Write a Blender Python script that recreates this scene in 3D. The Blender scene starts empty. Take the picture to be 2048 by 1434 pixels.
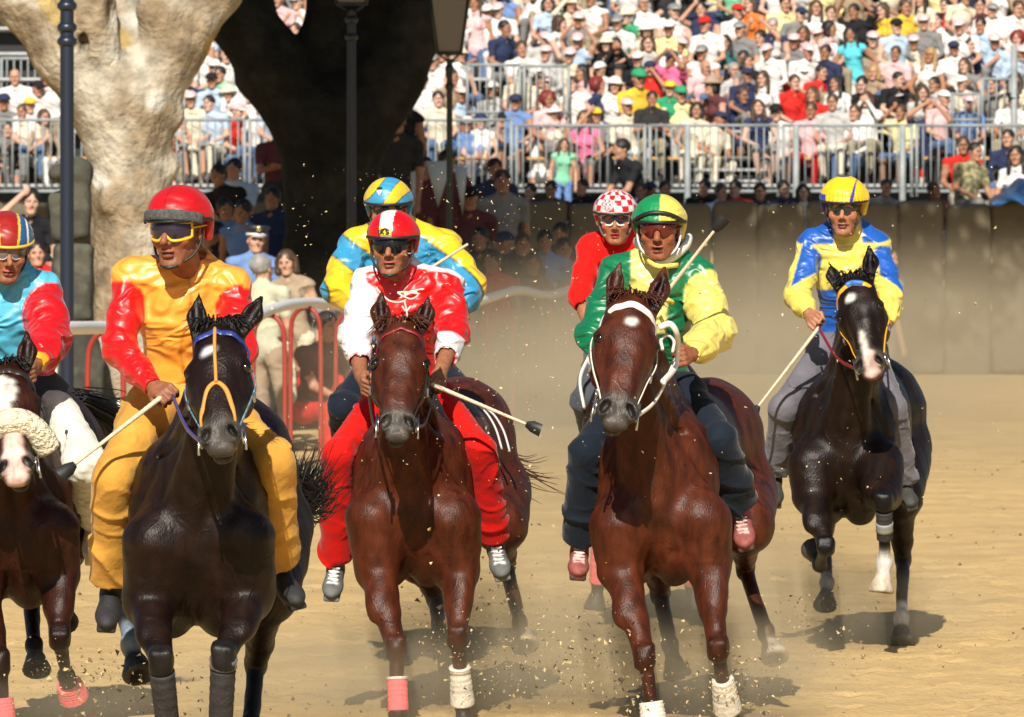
import bpy, math, random
import numpy as np
from mathutils import Vector
random.seed(7); RNG = np.random.default_rng(7)
S = bpy.context.scene
COL = S.collection
# ------------------------------------------------------------------ camera, sky, sun, exposure
F = 14000.0; HC = 2.1; YH = 455.0            # focal length in photo pixels, eye height, horizon row
cam_d = bpy.data.cameras.new("camera"); cam = bpy.data.objects.new("camera", cam_d); COL.objects.link(cam)
cam.location = (0, 0, HC); cam.rotation_euler = (math.radians(90), 0, 0)
cam_d.sensor_width = 36; cam_d.lens = F/2048*36; cam_d.shift_y = -(717-YH)/2048
cam_d.clip_start = 1; cam_d.clip_end = 2000
cam_d.dof.use_dof = True; cam_d.dof.focus_distance = 28.8; cam_d.dof.aperture_fstop = 13.5
S.camera = cam
SUN_EL = math.radians(38); SUN_AZ = math.radians(-7)   # azimuth from the camera's back, negative = from the left
w = bpy.data.worlds.new("World"); S.world = w; w.use_nodes = True
nt = w.node_tree; nt.nodes.clear()
o_ = nt.nodes.new("ShaderNodeOutputWorld"); b_ = nt.nodes.new("ShaderNodeBackground"); s_ = nt.nodes.new("ShaderNodeTexSky")
s_.sky_type = 'NISHITA'; s_.sun_disc = False; s_.sun_elevation = SUN_EL; s_.sun_rotation = math.radians(180)+SUN_AZ
s_.air_density = 1.0; s_.dust_density = 1.5
b_.inputs[1].default_value = 0.05
nt.links.new(s_.outputs[0], b_.inputs[0]); nt.links.new(b_.outputs[0], o_.inputs[0])
# light travels along SD
SD = Vector((-math.sin(SUN_AZ)*math.cos(SUN_EL), math.cos(SUN_AZ)*math.cos(SUN_EL), -math.sin(SUN_EL)))
sl = bpy.data.lights.new("sun", 'SUN'); sl.energy = 4.9; sl.angle = math.radians(0.53); sl.color = (1, .93, .82)
so = bpy.data.objects.new("sun", sl); COL.objects.link(so)
so.rotation_euler = SD.to_track_quat('-Z', 'Y').to_euler(); so.location = (0, -10, 30)
S.view_settings.view_transform = 'Standard'; S.view_settings.look = 'None'
S.view_settings.exposure = 0.45; S.view_settings.gamma = 1
S.render.engine = 'CYCLES'
S.cycles.use_denoising = True
S.cycles.max_bounces = 6; S.cycles.diffuse_bounces = 2; S.cycles.volume_bounces = 0; S.cycles.transparent_max_bounces = 16

def P(px, py, Y):
    """photo pixel + real distance -> world point"""
    k = Y/F
    return np.array([(px-1024)*k, Y, HC-(py-YH)*k])
def V(*a): return np.array(a, float)
def nrm(v): v = np.asarray(v, float); return v/(np.linalg.norm(v)+1e-9)
def lin(h, k=1.0):
    h = h.lstrip('#'); o = []
    for i in (0, 2, 4):
        c = int(h[i:i+2], 16)/255
        o.append((c/12.92 if c <= .04045 else ((c+.055)/1.055)**2.4)*k)
    return tuple(o)
# ------------------------------------------------------------------ objects, tags
ORG = {}
def tag(o, label=None, cat=None, group=None, kind=None):
    if label: o['label'] = label
    if cat: o['category'] = cat
    if group: o['group'] = group
    if kind: o['kind'] = kind
    return o
def empty(name, loc, label=None, cat=None, group=None):
    o = bpy.data.objects.new(name, None); COL.objects.link(o); o.location = Vector(loc)
    o.empty_display_size = .2; ORG[o.name] = np.array(loc, float)
    return tag(o, label, cat, group)
def link(name, me, parent=None, mats=(), smooth=True):
    o = bpy.data.objects.new(name, me); COL.objects.link(o)
    for m in mats: me.materials.append(m)
    if smooth and len(me.polygons): me.polygons.foreach_set('use_smooth', [True]*len(me.polygons))
    if parent is not None:
        o.parent = parent
    ORG[o.name] = ORG.get(parent.name, np.zeros(3)) if parent is not None else np.zeros(3)
    return o
def mesh_np(name, v, q, org=None, col=None, mi=None):
    """v (N,3), q (M,4) or (M,3)"""
    me = bpy.data.meshes.new(name); v = np.asarray(v, np.float32)
    if org is not None: v = v-np.asarray(org, np.float32)
    q = np.asarray(q, np.int32); n, k = q.shape
    me.vertices.add(len(v)); me.vertices.foreach_set('co', v.ravel())
    me.loops.add(n*k); me.loops.foreach_set('vertex_index', q.ravel())
    me.polygons.add(n); me.polygons.foreach_set('loop_start', np.arange(0, n*k, k, dtype=np.int32))
    me.polygons.foreach_set('loop_total', np.full(n, k, np.int32))
    if mi is not None: me.polygons.foreach_set('material_index', np.asarray(mi, np.int32))
    me.update(calc_edges=True)
    if col is not None:
        a = me.color_attributes.new('Col', 'FLOAT_COLOR', 'POINT')
        c4 = np.ones((len(v), 4), np.float32); c4[:, :3] = col
        a.data.foreach_set('color', c4.ravel())
    return me
# ------------------------------------------------------------------ implicit surfaces
def sn(p, f=1.0, s=0.0):
    """cheap smooth noise, about -1..1"""
    x, y, z = p[..., 0]*f, p[..., 1]*f, p[..., 2]*f
    a = np.sin(x*1.7+1.3*np.sin(y*1.1+s)+s)*np.cos(y*1.9-z*.7+s*1.3)
    b = np.sin(z*2.3+1.1*np.sin(x*1.3+s*2))*np.cos(x*.9+z*1.1+s)
    return (a+b)*.6
def folds(p, f, amp, s=0.0):
    q = p[..., 2]*f+p[..., 0]*f*.55-p[..., 1]*f*.3+sn(p, f*.42, s+3)*1.9
    r = 1-np.abs(np.sin(q)); k = np.clip(.5+.9*sn(p, f*.33, s+7), 0, 1)
    q2 = p[..., 2]*f*1.7-p[..., 0]*f*1.1+sn(p, f*.6, s+5)*2.2; r2 = 1-np.abs(np.sin(q2)); k2 = np.clip(.4+sn(p, f*.5, s+11), 0, 1)
    return amp*((r**2.6)*k*1.7-.3+(r2**3)*k2*.7)
class Field:
    def __init__(s, lo, hi, h):
        s.lo = np.asarray(lo, float)-3*h; s.h = h
        s.n = np.ceil((np.asarray(hi, float)+3*h-s.lo)/h).astype(int)+1
        s.D = np.full(s.n, .5, np.float32); s.T = np.zeros(s.n, np.int16)
    def _sub(s, lo, hi):
        i0 = np.clip(np.floor((lo-s.lo)/s.h).astype(int), 0, s.n-1); i1 = np.clip(np.ceil((hi-s.lo)/s.h).astype(int)+1, 1, s.n)
        if np.any(i1 <= i0): return None
        sl = tuple(slice(a, b) for a, b in zip(i0, i1))
        ax = [(s.lo[k]+s.h*np.arange(i0[k], i1[k])).astype(np.float32) for k in range(3)]
        return sl, np.stack(np.meshgrid(*ax, indexing='ij'), -1)
    def put(s, sl, d, tg, k, op):
        D = s.D[sl]
        if op == 'add':
            h = np.clip(.5+.5*(D-d)/k, 0, 1); nd = D*(1-h)+d*h-k*h*(1-h)
            if tg is not None: s.T[sl] = np.where(d < D, tg, s.T[sl])
        elif op == 'sub':
            h = np.clip(.5-.5*(D+d)/k, 0, 1); nd = D*(1-h)-d*h+k*h*(1-h)
            if tg is not None: s.T[sl] = np.where(d < .004, tg, s.T[sl])
        else:                                  # 'paint': colour only
            s.T[sl] = np.where(d < 0, tg, s.T[sl]); return
        s.D[sl] = nd
    def cap(s, a, b, ra, rb, tg=0, k=.02, op='add', sq=None, sf=1.0):
        """tapered capsule; sq, sf: squash by sf along direction sq"""
        a = np.asarray(a, float); b = np.asarray(b, float); m = max(ra, rb)+k+2*s.h
        r = s._sub(np.minimum(a, b)-m, np.maximum(a, b)+m)
        if r is None: return
        sl, p = r; ab = (b-a).astype(np.float32); q = p-a.astype(np.float32)
        t = np.clip((q@ab)/(ab@ab+1e-9), 0, 1); v = q-t[..., None]*ab
        if sq is not None:
            n = nrm(sq).astype(np.float32); v = v+((sf-1)*(v@n))[..., None]*n
        s.put(sl, np.sqrt((v*v).sum(-1))-(ra+(rb-ra)*t), tg, k, op)
    def ell(s, c, r, ax=None, tg=0, k=.02, op='add'):
        """ax: rows = local axes"""
        c = np.asarray(c, float); r = np.asarray(r, float); m = max(r)+k+2*s.h
        if ax is None: mm = r+k+2*s.h
        else:
            ax = np.asarray(ax, float); mm = np.sqrt(((ax*r[:, None])**2).sum(0))+k+2*s.h
        R = s._sub(c-mm, c+mm)
        if R is None: return
        sl, p = R; q = p-c.astype(np.float32)
        if ax is not None: q = q@ax.T.astype(np.float32)
        q1 = q/r.astype(np.float32); k0 = np.sqrt((q1*q1).sum(-1))
        q2 = q1/r.astype(np.float32); k1 = np.sqrt((q2*q2).sum(-1))+1e-6
        s.put(sl, k0*(k0-1)/k1, tg, k, op)
    def box(s, c, r, ax=None, tg=0, k=.01, op='add', rd=.01):
        c = np.asarray(c, float); r = np.asarray(r, float)
        ax = np.eye(3) if ax is None else np.asarray(ax, float); mm = (np.abs(ax)*r[:, None]).sum(0)+k+2*s.h
        R = s._sub(c-mm, c+mm)
        if R is None: return
        sl, p = R; q = np.abs((p-c.astype(np.float32))@ax.T.astype(np.float32))-(r-rd).astype(np.float32)
        s.put(sl, np.sqrt((np.maximum(q, 0)**2).sum(-1))+np.minimum(q.max(-1), 0)-rd, tg, k, op)
    def plane(s, c, n, op='sub', k=.005, tg=None):
        r = s._sub(s.lo, s.lo+s.h*s.n); sl, p = r; d = (p-np.asarray(c, np.float32))@nrm(n).astype(np.float32)
        s.put(sl, d, tg, k, op)
    def disp(s, fn, band=.04):
        i = np.nonzero(np.abs(s.D) < band); p = s.lo+s.h*np.stack(i, -1)
        s.D[i] += fn(p, s.T[i]).astype(np.float32)
    def hit(s, p0, d, n=160, step=.0025):
        d = nrm(d); i = np.arange(n)[:, None]; p = p0+i*step*d; g = np.clip(np.round((p-s.lo)/s.h).astype(int), 0, s.n-1)
        D = s.D[g[:, 0], g[:, 1], g[:, 2]]; k = np.nonzero(D < 0)[0]
        return p[k[0]] if len(k) else p0+d*.1
    def mesh(s):
        D = s.D; ins = D < 0; A = ins.astype(np.int8)
        c = A[:-1, :-1, :-1]+A[1:, :-1, :-1]+A[:-1, 1:, :-1]+A[1:, 1:, :-1]+A[:-1, :-1, 1:]+A[1:, :-1, 1:]+A[:-1, 1:, 1:]+A[1:, 1:, 1:]
        act = (c > 0) & (c < 8); I = np.stack(np.nonzero(act), -1); N = len(I)
        idx = np.full(act.shape, -1, np.int32); idx[act] = np.arange(N)
        co = [(0,0,0),(1,0,0),(0,1,0),(1,1,0),(0,0,1),(1,0,1),(0,1,1),(1,1,1)]
        vals = np.stack([D[I[:, 0]+a, I[:, 1]+b, I[:, 2]+e] for a, b, e in co], -1)
        acc = np.zeros((N, 3)); cnt = np.zeros(N)
        for i, j in ((0,1),(2,3),(4,5),(6,7),(0,2),(1,3),(4,6),(5,7),(0,4),(1,5),(2,6),(3,7)):
            a, b = vals[:, i], vals[:, j]; m = (a < 0) != (b < 0)
            t = np.where(m, a/(a-b+1e-12), 0); ci = np.array(co[i]); cj = np.array(co[j])
            acc += m[:, None]*(ci+t[:, None]*(cj-ci)); cnt += m
        lp = acc/np.maximum(cnt, 1)[:, None]; v = s.lo+s.h*(I+lp)
        g = np.minimum(np.round(I+lp).astype(int), np.array(D.shape)-1); T = s.T[g[:, 0], g[:, 1], g[:, 2]]
        Q = []
        for ax in range(3):
            a = [slice(1, -1)]*3; a[ax] = slice(0, -1); b = [slice(1, -1)]*3; b[ax] = slice(1, None)
            e = ins[tuple(a)] != ins[tuple(b)]; J = np.stack(np.nonzero(e), -1)
            off = np.ones(3, int); off[ax] = 0; J = J+off
            u, w2 = [(1, 2), (2, 0), (0, 1)][ax]; du = np.zeros(3, int); du[u] = 1; dw = np.zeros(3, int); dw[w2] = 1
            q = np.stack([idx[tuple((J-x).T)] for x in (du+dw, dw, 0*du, du)], -1)
            fl = ins[tuple(J.T)]; q = np.where(fl[:, None], q, q[:, ::-1]); Q.append(q)
        Q = np.concatenate(Q); Q = Q[(Q >= 0).all(1)]
        return v, Q, T
def relax(v, q, x, it=1):
    """average per-vertex data over neighbours"""
    x = x.astype(np.float32)
    for _ in range(it):
        a = x*1.0; n = np.ones(len(v), np.float32)
        for i in range(4):
            j = (i+1) % 4
            for d in range(x.shape[1]):
                a[:, d] += np.bincount(q[:, i], x[q[:, j], d], len(v))+np.bincount(q[:, j], x[q[:, i], d], len(v))
            n += np.bincount(q[:, i], minlength=len(v))+np.bincount(q[:, j], minlength=len(v))
        x = (a/n[:, None]).astype(np.float32)
    return x
# ------------------------------------------------------------------ plain meshes
class MB:
    def __init__(s): s.v = []; s.f = []; s.m = []; s.c = []
    def _add(s, v, f, m=0):
        b = len(s.v); s.v += [tuple(x) for x in v]; s.f += [tuple(b+i for i in q) for q in f]; s.m += [m]*len(f)
    def box(s, c, r, ax=None, m=0):
        c = np.asarray(c, float); ax = np.eye(3) if ax is None else np.asarray(ax)
        v = [c+ax[0]*r[0]*i+ax[1]*r[1]*j+ax[2]*r[2]*k for k in (-1, 1) for j in (-1, 1) for i in (-1, 1)]
        s._add(v, [(0,2,3,1),(4,5,7,6),(0,1,5,4),(2,6,7,3),(0,4,6,2),(1,3,7,5)], m)
    def tube(s, pts, r, n=8, m=0, flat=None, fd=None, capped=True):
        """r radius or list; flat: width factor across direction fd"""
        pts = [np.asarray(p, float) for p in pts]; N = len(pts); rs = r if hasattr(r, '__len__') else [r]*N
        v = []; up = None
        for i, p in enumerate(pts):
            t = nrm(pts[min(i+1, N-1)]-pts[max(i-1, 0)])
            if fd is not None: a = np.asarray(fd if not callable(fd) else fd(p), float)
            else: a = up if up is not None else (V(0, 0, 1) if abs(t[2]) < .9 else V(1, 0, 0))
            a = nrm(a-t*(a@t)); b = np.cross(t, a); up = a
            for j in range(n):
                an = 2*math.pi*j/n; v.append(p+rs[i]*(a*math.cos(an)*(flat or 1)+b*math.sin(an)))
        f = [(i*n+j, i*n+(j+1) % n, (i+1)*n+(j+1) % n, (i+1)*n+j) for i in range(N-1) for j in range(n)]
        if capped: f += [tuple(range(n))[::-1], tuple((N-1)*n+j for j in range(n))]
        s._add(v, f, m)
    def ball(s, c, r, ax=None, n=10, m=0):
        c = np.asarray(c, float); r = np.asarray(r if hasattr(r, '__len__') else (r,)*3, float); ax = np.eye(3) if ax is None else np.asarray(ax)
        v = []; k = n//2
        for i in range(k+1):
            th = math.pi*i/k
            for j in range(n):
                ph = 2*math.pi*j/n; q = V(math.sin(th)*math.cos(ph), math.sin(th)*math.sin(ph), math.cos(th))*r; v.append(c+q@ax)
        s._add(v, [(i*n+j, (i+1)*n+j, (i+1)*n+(j+1) % n, i*n+(j+1) % n) for i in range(k) for j in range(n)], m)
    def grid(s, pts, m=0, close=False):
        """pts [rows][cols]"""
        R = len(pts); Cn = len(pts[0]); v = [p for r in pts for p in r]
        s._add(v, [(i*Cn+j, i*Cn+(j+1) % Cn, (i+1)*Cn+(j+1) % Cn, (i+1)*Cn+j) for i in range(R-1) for j in range(Cn-(0 if close else 1))], m)
    def build(s, name, mats, parent=None, smooth=True, org=None):
        me = bpy.data.meshes.new(name)
        o = ORG.get(parent.name, np.zeros(3)) if parent is not None else (np.zeros(3) if org is None else org)
        me.from_pydata([tuple(np.asarray(p)-o) for p in s.v], [], s.f)
        mats = mats if isinstance(mats, (list, tuple)) else [mats]
        if len(mats) > 1: me.polygons.foreach_set('material_index', s.m)
        ob = link(name, me, parent, mats, smooth)
        if parent is None and org is not None: ob.location = Vector(org); ORG[ob.name] = np.array(org, float)
        return ob
def sweep(pts, n=6):
    """Catmull-Rom through pts"""
    pts = [np.asarray(p, float) for p in pts]; P4 = [2*pts[0]-pts[1]]+pts+[2*pts[-1]-pts[-2]]; o = []
    for i in range(len(pts)-1):
        a, b, c, d = P4[i:i+4]
        for k in range(n):
            t = k/n; o.append(.5*(2*b+(c-a)*t+(2*a-5*b+4*c-d)*t*t+(3*b-a-3*c+d)*t**3))
    return o+[pts[-1]]
# ------------------------------------------------------------------ materials
MT = {}
def mat(name, col=None, rough=.6, spec=.5, metal=0, vc=False, nscale=0, namt=0, bump=0, bscale=40, sheen=0, coat=0, trans=0, stretch=None, ncol=None, bdist=.01, aniso=0, detail=4):
    if name in MT: return MT[name]
    m = bpy.data.materials.new(name); m.use_nodes = True; n = m.node_tree; L = n.links
    b = n.nodes['Principled BSDF']; b.inputs['Roughness'].default_value = rough
    b.inputs['Specular IOR Level'].default_value = spec; b.inputs['Metallic'].default_value = metal
    if sheen: b.inputs['Sheen Weight'].default_value = sheen; b.inputs['Sheen Roughness'].default_value = .4
    if coat: b.inputs['Coat Weight'].default_value = coat; b.inputs['Coat Roughness'].default_value = .25
    if trans: b.inputs['Transmission Weight'].default_value = trans
    if aniso: b.inputs['Anisotropic'].default_value = aniso
    tc = n.nodes.new('ShaderNodeTexCoord'); mp = n.nodes.new('ShaderNodeMapping'); L.new(tc.outputs['Object'], mp.inputs[0])
    if stretch: mp.inputs['Scale'].default_value = stretch
    src = None
    if vc:
        a = n.nodes.new('ShaderNodeVertexColor'); a.layer_name = 'Col'; src = a.outputs[0]
    else:
        r = n.nodes.new('ShaderNodeRGB'); r.outputs[0].default_value = (*col, 1); src = r.outputs[0]
    if namt:
        t = n.nodes.new('ShaderNodeTexNoise'); t.inputs['Scale'].default_value = nscale; t.inputs['Detail'].default_value = detail
        L.new(mp.outputs[0], t.inputs['Vector'])
        mr = n.nodes.new('ShaderNodeMapRange'); mr.inputs[1].default_value = .3; mr.inputs[2].default_value = .7
        L.new(t.outputs[0], mr.inputs[0])
        mx = n.nodes.new('ShaderNodeMix'); mx.data_type = 'RGBA'
        if ncol: 
            mx.inputs[7].default_value = (*ncol, 1); L.new(src, mx.inputs[6])
            mr.inputs[3].default_value = 0; mr.inputs[4].default_value = namt; L.new(mr.outputs[0], mx.inputs[0])
        else:
            mx.blend_type = 'MULTIPLY'; mx.inputs[0].default_value = 1; L.new(src, mx.inputs[6])
            mr.inputs[3].default_value = 1-namt; mr.inputs[4].default_value = 1+namt*.6
            cb = n.nodes.new('ShaderNodeCombineColor')
            for i in range(3): L.new(mr.outputs[0], cb.inputs[i])
            L.new(cb.outputs[0], mx.inputs[7])
        src = mx.outputs[2]
    L.new(src, b.inputs['Base Color'])
    if bump:
        t = n.nodes.new('ShaderNodeTexNoise'); t.inputs['Scale'].default_value = bscale; t.inputs['Detail'].default_value = 3
        L.new(mp.outputs[0], t.inputs['Vector'])
        bp = n.nodes.new('ShaderNodeBump'); bp.inputs['Strength'].default_value = bump; bp.inputs['Distance'].default_value = bdist
        L.new(t.outputs[0], bp.inputs['Height']); L.new(bp.outputs[0], b.inputs['Normal'])
    MT[name] = m; return m
def satin(name, vc=True, col=None, rough=.38, bs=.45):
    """shiny thin cloth with drawn creases"""
    if name in MT: return MT[name]
    m = mat(name, col=col, vc=vc, rough=rough, spec=.55, sheen=.1, nscale=9, namt=.06)
    n = m.node_tree; L = n.links; b = n.nodes['Principled BSDF']
    tc = n.nodes.new('ShaderNodeTexCoord'); mp = n.nodes.new('ShaderNodeMapping'); mp.inputs['Scale'].default_value = (1, 1, 1.9)
    mp.inputs['Rotation'].default_value = (0, .5, 0)
    L.new(tc.outputs['Object'], mp.inputs[0])
    t = n.nodes.new('ShaderNodeTexNoise'); t.inputs['Scale'].default_value = 3.6; t.inputs['Detail'].default_value = 1.2; t.inputs['Distortion'].default_value = 1.4
    L.new(mp.outputs[0], t.inputs['Vector'])
    rp = n.nodes.new('ShaderNodeMath'); rp.operation = 'SINE'; rm = n.nodes.new('ShaderNodeMath'); rm.operation = 'MULTIPLY'; rm.inputs[1].default_value = 22
    L.new(t.outputs[0], rm.inputs[0]); L.new(rm.outputs[0], rp.inputs[0])
    t2 = n.nodes.new('ShaderNodeTexNoise'); t2.inputs['Scale'].default_value = 26; t2.inputs['Detail'].default_value = 1; L.new(tc.outputs['Object'], t2.inputs['Vector'])
    ad = n.nodes.new('ShaderNodeMath'); ad.operation = 'MULTIPLY_ADD'; ad.inputs[1].default_value = .8; L.new(t2.outputs[0], ad.inputs[0]); L.new(rp.outputs[0], ad.inputs[2])
    bp = n.nodes.new('ShaderNodeBump'); bp.inputs['Strength'].default_value = bs; bp.inputs['Distance'].default_value = .011
    L.new(ad.outputs[0], bp.inputs['Height']); L.new(bp.outputs[0], b.inputs['Normal'])
    return m
M_SKIN = mat('skin', vc=True, rough=.52, spec=.35, nscale=45, namt=.24, bump=.3, bscale=140, bdist=.004)
M_COAT = mat('horse_coat', vc=True, rough=.43, spec=.24, nscale=22, namt=.55, bump=.27, bscale=160, stretch=(1, 1, .4), bdist=.01, detail=6)
def veins(m):
    n = m.node_tree; L = n.links; b = n.nodes['Principled BSDF']; old = b.inputs['Normal'].links[0].from_socket
    tc = n.nodes.new('ShaderNodeTexCoord'); mp = n.nodes.new('ShaderNodeMapping'); mp.inputs['Scale'].default_value = (1, 1, .55); L.new(tc.outputs['Object'], mp.inputs[0])
    t = n.nodes.new('ShaderNodeTexNoise'); t.inputs['Scale'].default_value = 5.5; t.inputs['Detail'].default_value = 1.5; t.inputs['Distortion'].default_value = 1.2; L.new(mp.outputs[0], t.inputs['Vector'])
    a = n.nodes.new('ShaderNodeMath'); a.operation = 'SUBTRACT'; a.inputs[1].default_value = .5; L.new(t.outputs[0], a.inputs[0])
    c = n.nodes.new('ShaderNodeMath'); c.operation = 'ABSOLUTE'; L.new(a.outputs[0], c.inputs[0])
    r = n.nodes.new('ShaderNodeMapRange'); r.inputs[1].default_value = 0; r.inputs[2].default_value = .035; r.inputs[3].default_value = 1; r.inputs[4].default_value = 0; r.interpolation_type = 'SMOOTHSTEP'; L.new(c.outputs[0], r.inputs[0])
    bp = n.nodes.new('ShaderNodeBump'); bp.inputs['Strength'].default_value = .22; bp.inputs['Distance'].default_value = .005; L.new(r.outputs[0], bp.inputs['Height']); L.new(old, bp.inputs['Normal']); L.new(bp.outputs[0], b.inputs['Normal'])
veins(M_COAT)
M_SATIN = satin('satin')
M_CLOTH = mat('cloth', vc=True, rough=.85, spec=.2, nscale=14, namt=.16, bump=.4, bscale=30, sheen=.15, bdist=.012)
M_HELM = mat('helmet_shell', vc=True, rough=.3, spec=.5, coat=.4, nscale=20, namt=.05)
M_SILK = satin('helmet_silk', rough=.4, bs=.22)
M_LENS = mat('dark_lens', col=(.008, .008, .012), rough=.08, spec=.45)
M_LENSR = mat('amber_lens', col=(.09, .008, .005), rough=.08, spec=.8)
M_LENSV = mat('violet_lens', col=(.022, .016, .035), rough=.08, spec=.6)
M_LENSC = mat('pale_lens', col=(.16, .13, .13), rough=.1, spec=.7)
M_EYE = mat('horse_eye', col=(.006, .004, .003), rough=.08, spec=.8)
M_BLACK = mat('black_rubber', col=(.012, .012, .013), rough=.5)
M_WHITE = mat('white_strap', col=(.75, .74, .7), rough=.5)
M_YEL = mat('yellow_plastic', col=(.75, .45, .02), rough=.35)
M_STEEL = mat('bright_steel', col=(.6, .6, .6), rough=.25, metal=1)
# ------------------------------------------------------------------ horses
def strip(pts, nf, w, th=.004, m=0, mb=None):
    """flat strap following pts, nf(p) gives the outward normal"""
    mb = mb or MB(); pts = sweep(pts, 5)
    mb.tube(pts, th, 8, m, flat=w/th, fd=lambda p: np.cross(nrm(nf(p)), V(0, 0, 1)) if False else None)
    return mb
class Head:
    """frame of a horse's head: lat (image right), a (poll to muzzle), n (out of the face)"""
    def __init__(s, poll, muz, turn=0.0, roll=0.0):
        s.o = poll; s.a = nrm(muz-poll); s.L = np.linalg.norm(muz-poll); lt = nrm(np.cross(s.a, V(0, 1, 0))); lt = lt if lt[0] > 0 else -lt
        n = np.cross(s.a, lt); n = n if n[1] < 0 else -n
        c, q = math.cos(turn), math.sin(turn); s.lt = lt*c+n*q; s.n = n*c-lt*q; s.k = s.L/.60; s.wx = 1.2
        s.ax = np.stack([s.lt, s.a, s.n])
    def __call__(s, x, a, n): return s.o+s.k*(s.lt*x*s.wx+s.a*a+s.n*n)
    def top(s, x, a, off=.004): return s.f.hit(s(x, a, .16), -s.n)+s.n*off
    def side(s, sx, a, n, off=.004): return s.f.hit(s(sx*.2, a, n), -s.lt*sx)+s.lt*sx*off
    def loc(s, p): return ((p-s.o)@s.ax.T)/s.k/np.array([s.wx, 1, 1])
def horse(name, label, Y0, lm, coat, marks, h=.0085, legs=None, ears=1.0, tack=None, mane='dark', group='racing horses galloping towards the camera'):
    G = {k: P(v[0], v[1], Y0+v[2]) for k, v in lm.items() if not isinstance(v, list)}
    for k, v in lm.items():
        if isinstance(v, list): G[k] = [P(q[0], q[1], Y0+q[2]) for q in v]
    base, dark, point = coat
    pal = [base, dark, point, (.045, .042, .04), (.62, .6, .56), (.015, .012, .01), (.5, .42, .33), (.062, .052, .045), (.5, .32, .28)]
    # 0 coat 1 dark coat 2 points (lower legs) 3 hoof dark 4 white 5 black 6 hoof pale 7 muzzle grey 8 pink skin
    lo = np.full(3, 9e9); hi = -lo
    for k, v in G.items():
        for q in (v if isinstance(v, list) else [v]): lo = np.minimum(lo, q); hi = np.maximum(hi, q)
    f = Field(lo-.32, hi+.32, h)
    C, B, R = G['C'], G['B'], G['R']; ax = nrm(R-C); lat = nrm(np.cross(ax, V(0, 0, 1))); up = np.cross(lat, ax)
    A3 = np.stack([lat, ax, up]); sz = lm.get('size', (1, 1, 1))[0] if 'size' in lm else 1
    hd = Head(G['poll'], G['muz'], marks.get('turn', 0))
    # trunk
    f.ell(C, (.235, .34, .385), A3, 0, .06); f.ell(B, (.25, .62, .335), A3, 0, .08)
    f.ell(R+up*.02, (.235, .40, .29), A3, 0, .08)
    for sx in (-1, 1):
        f.ell(R+lat*sx*.115-up*.08, (.14, .26, .30), A3, 0, .06)
        f.ell(C+lat*sx*.145-up*.03-ax*.02, (.105, .17, .29), A3, 0, .06)          # shoulder blade mass
        f.ell(C+lat*sx*.18-up*.15-ax*.15, (.080, .12, .16), A3, 0, .05)            # point of shoulder
        f.ell(C+lat*sx*.090-up*.17-ax*.22, (.082, .09, .17), A3, 0, .045)           # breast muscle
        f.ell(C+lat*sx*.085-up*.31-ax*.14, (.085, .12, .10), A3, 0, .035)
    f.ell(C-up*.02-ax*.24, (.11, .10, .20), A3, 0, .05)
    f.cap(C+up*.0-ax*.40, C-up*.20-ax*.37, .018, .016, 0, .04, 'sub')
    for sx in (-1, 1):
        f.cap(C+lat*sx*.10+up*.16-ax*.30, C+lat*sx*.205-up*.06-ax*.30, .014, .018, 0, .045, 'sub')
    # neck
    NB = C+up*.16-ax*.02; th = hd(0, .12, -.16); m1 = NB*.6+th*.4
    f.cap(NB-up*.12-ax*.08, m1-up*.03, .185, .14, 0, .06, sq=lat, sf=1.15)
    f.cap(NB+up*.13+ax*.12, hd(0, .0, -.13), .15, .095, 0, .06, sq=lat, sf=1.35)
    f.cap(m1, th, .13, .085, 0, .05, sq=lat, sf=1.1)
    for sx in (-1, 1): f.cap(C+lat*sx*.07-up*.02-ax*.24, th+lat*sx*.03, .06, .045, 0, .03)
    f.cap(C-ax*.30+up*.02, th-hd.n*.0, .045, .045, 0, .03)
    for sx in (-1, 1):
        for i_, (u0, u1, l0, l1, a0, a1) in enumerate(((.22, .02, .14, .235, -.22, -.15), (-.10, -.26, .235, .10, -.24, -.30), (.30, .12, .20, .25, .0, -.02), (.05, -.20, .27, .26, .02, .05))):
            f.cap(C+lat*sx*l0+up*u0+ax*a0, C+lat*sx*l1+up*u1+ax*a1, .010, .012, 0, .035, 'sub')
        f.cap(C+lat*sx*.12+up*.24-ax*.16, th+lat*sx*.07-V(0, 0, .05), .014, .014, 0, .04, 'sub')
    # legs
    for li, key in enumerate(('fa', 'fb', 'ha', 'hb')):
        S_, E, K, T, H = G[key]; sx = -1 if li % 2 == 0 else 1
        legd = nrm(T-K)
        if li < 2:
            f.cap(S_, E, .125, .098, 0, .06); f.cap(E, E*.45+K*.55, .084, .056, 0, .03, sq=lat, sf=.98); f.cap(E*.45+K*.55, K, .056, .036, 0, .015)
            fd_ = nrm(E-K); f.ell(E*.68+K*.32-V(0, .03, 0)+lat*sx*.018, (.052, .05, .13), np.stack([lat, nrm(np.cross(fd_, lat)), fd_]), 0, .03)
            kx = np.stack([lat, nrm(np.cross(legd, lat)), legd]); f.box(K-legd*.01, (.043, .038, .052), kx, 2, .022, 'add', .022)
            f.ell(K+kx[1]*(-.03 if kx[1][1] > 0 else .03), (.028, .022, .04), kx, 2, .02)
            f.cap(E*.4+K*.6+lat*.02, K+lat*.022, .022, .016, 0, .012); f.cap(E*.4+K*.6-lat*.02, K-lat*.022, .022, .016, 0, .012)
            c0, c1 = .034, .029
        else:
            f.cap(S_, E, .165, .125, 0, .06); f.cap(E, E*.3+K*.7, .115, .055, 0, .04, sq=lat, sf=1.15); f.cap(E*.3+K*.7, K, .055, .04, 0, .02)
            f.ell(K, (.040, .058, .058), np.stack([lat, nrm(np.cross(legd, lat)), legd]), 2, .018)
            c0, c1 = .039, .033
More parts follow.
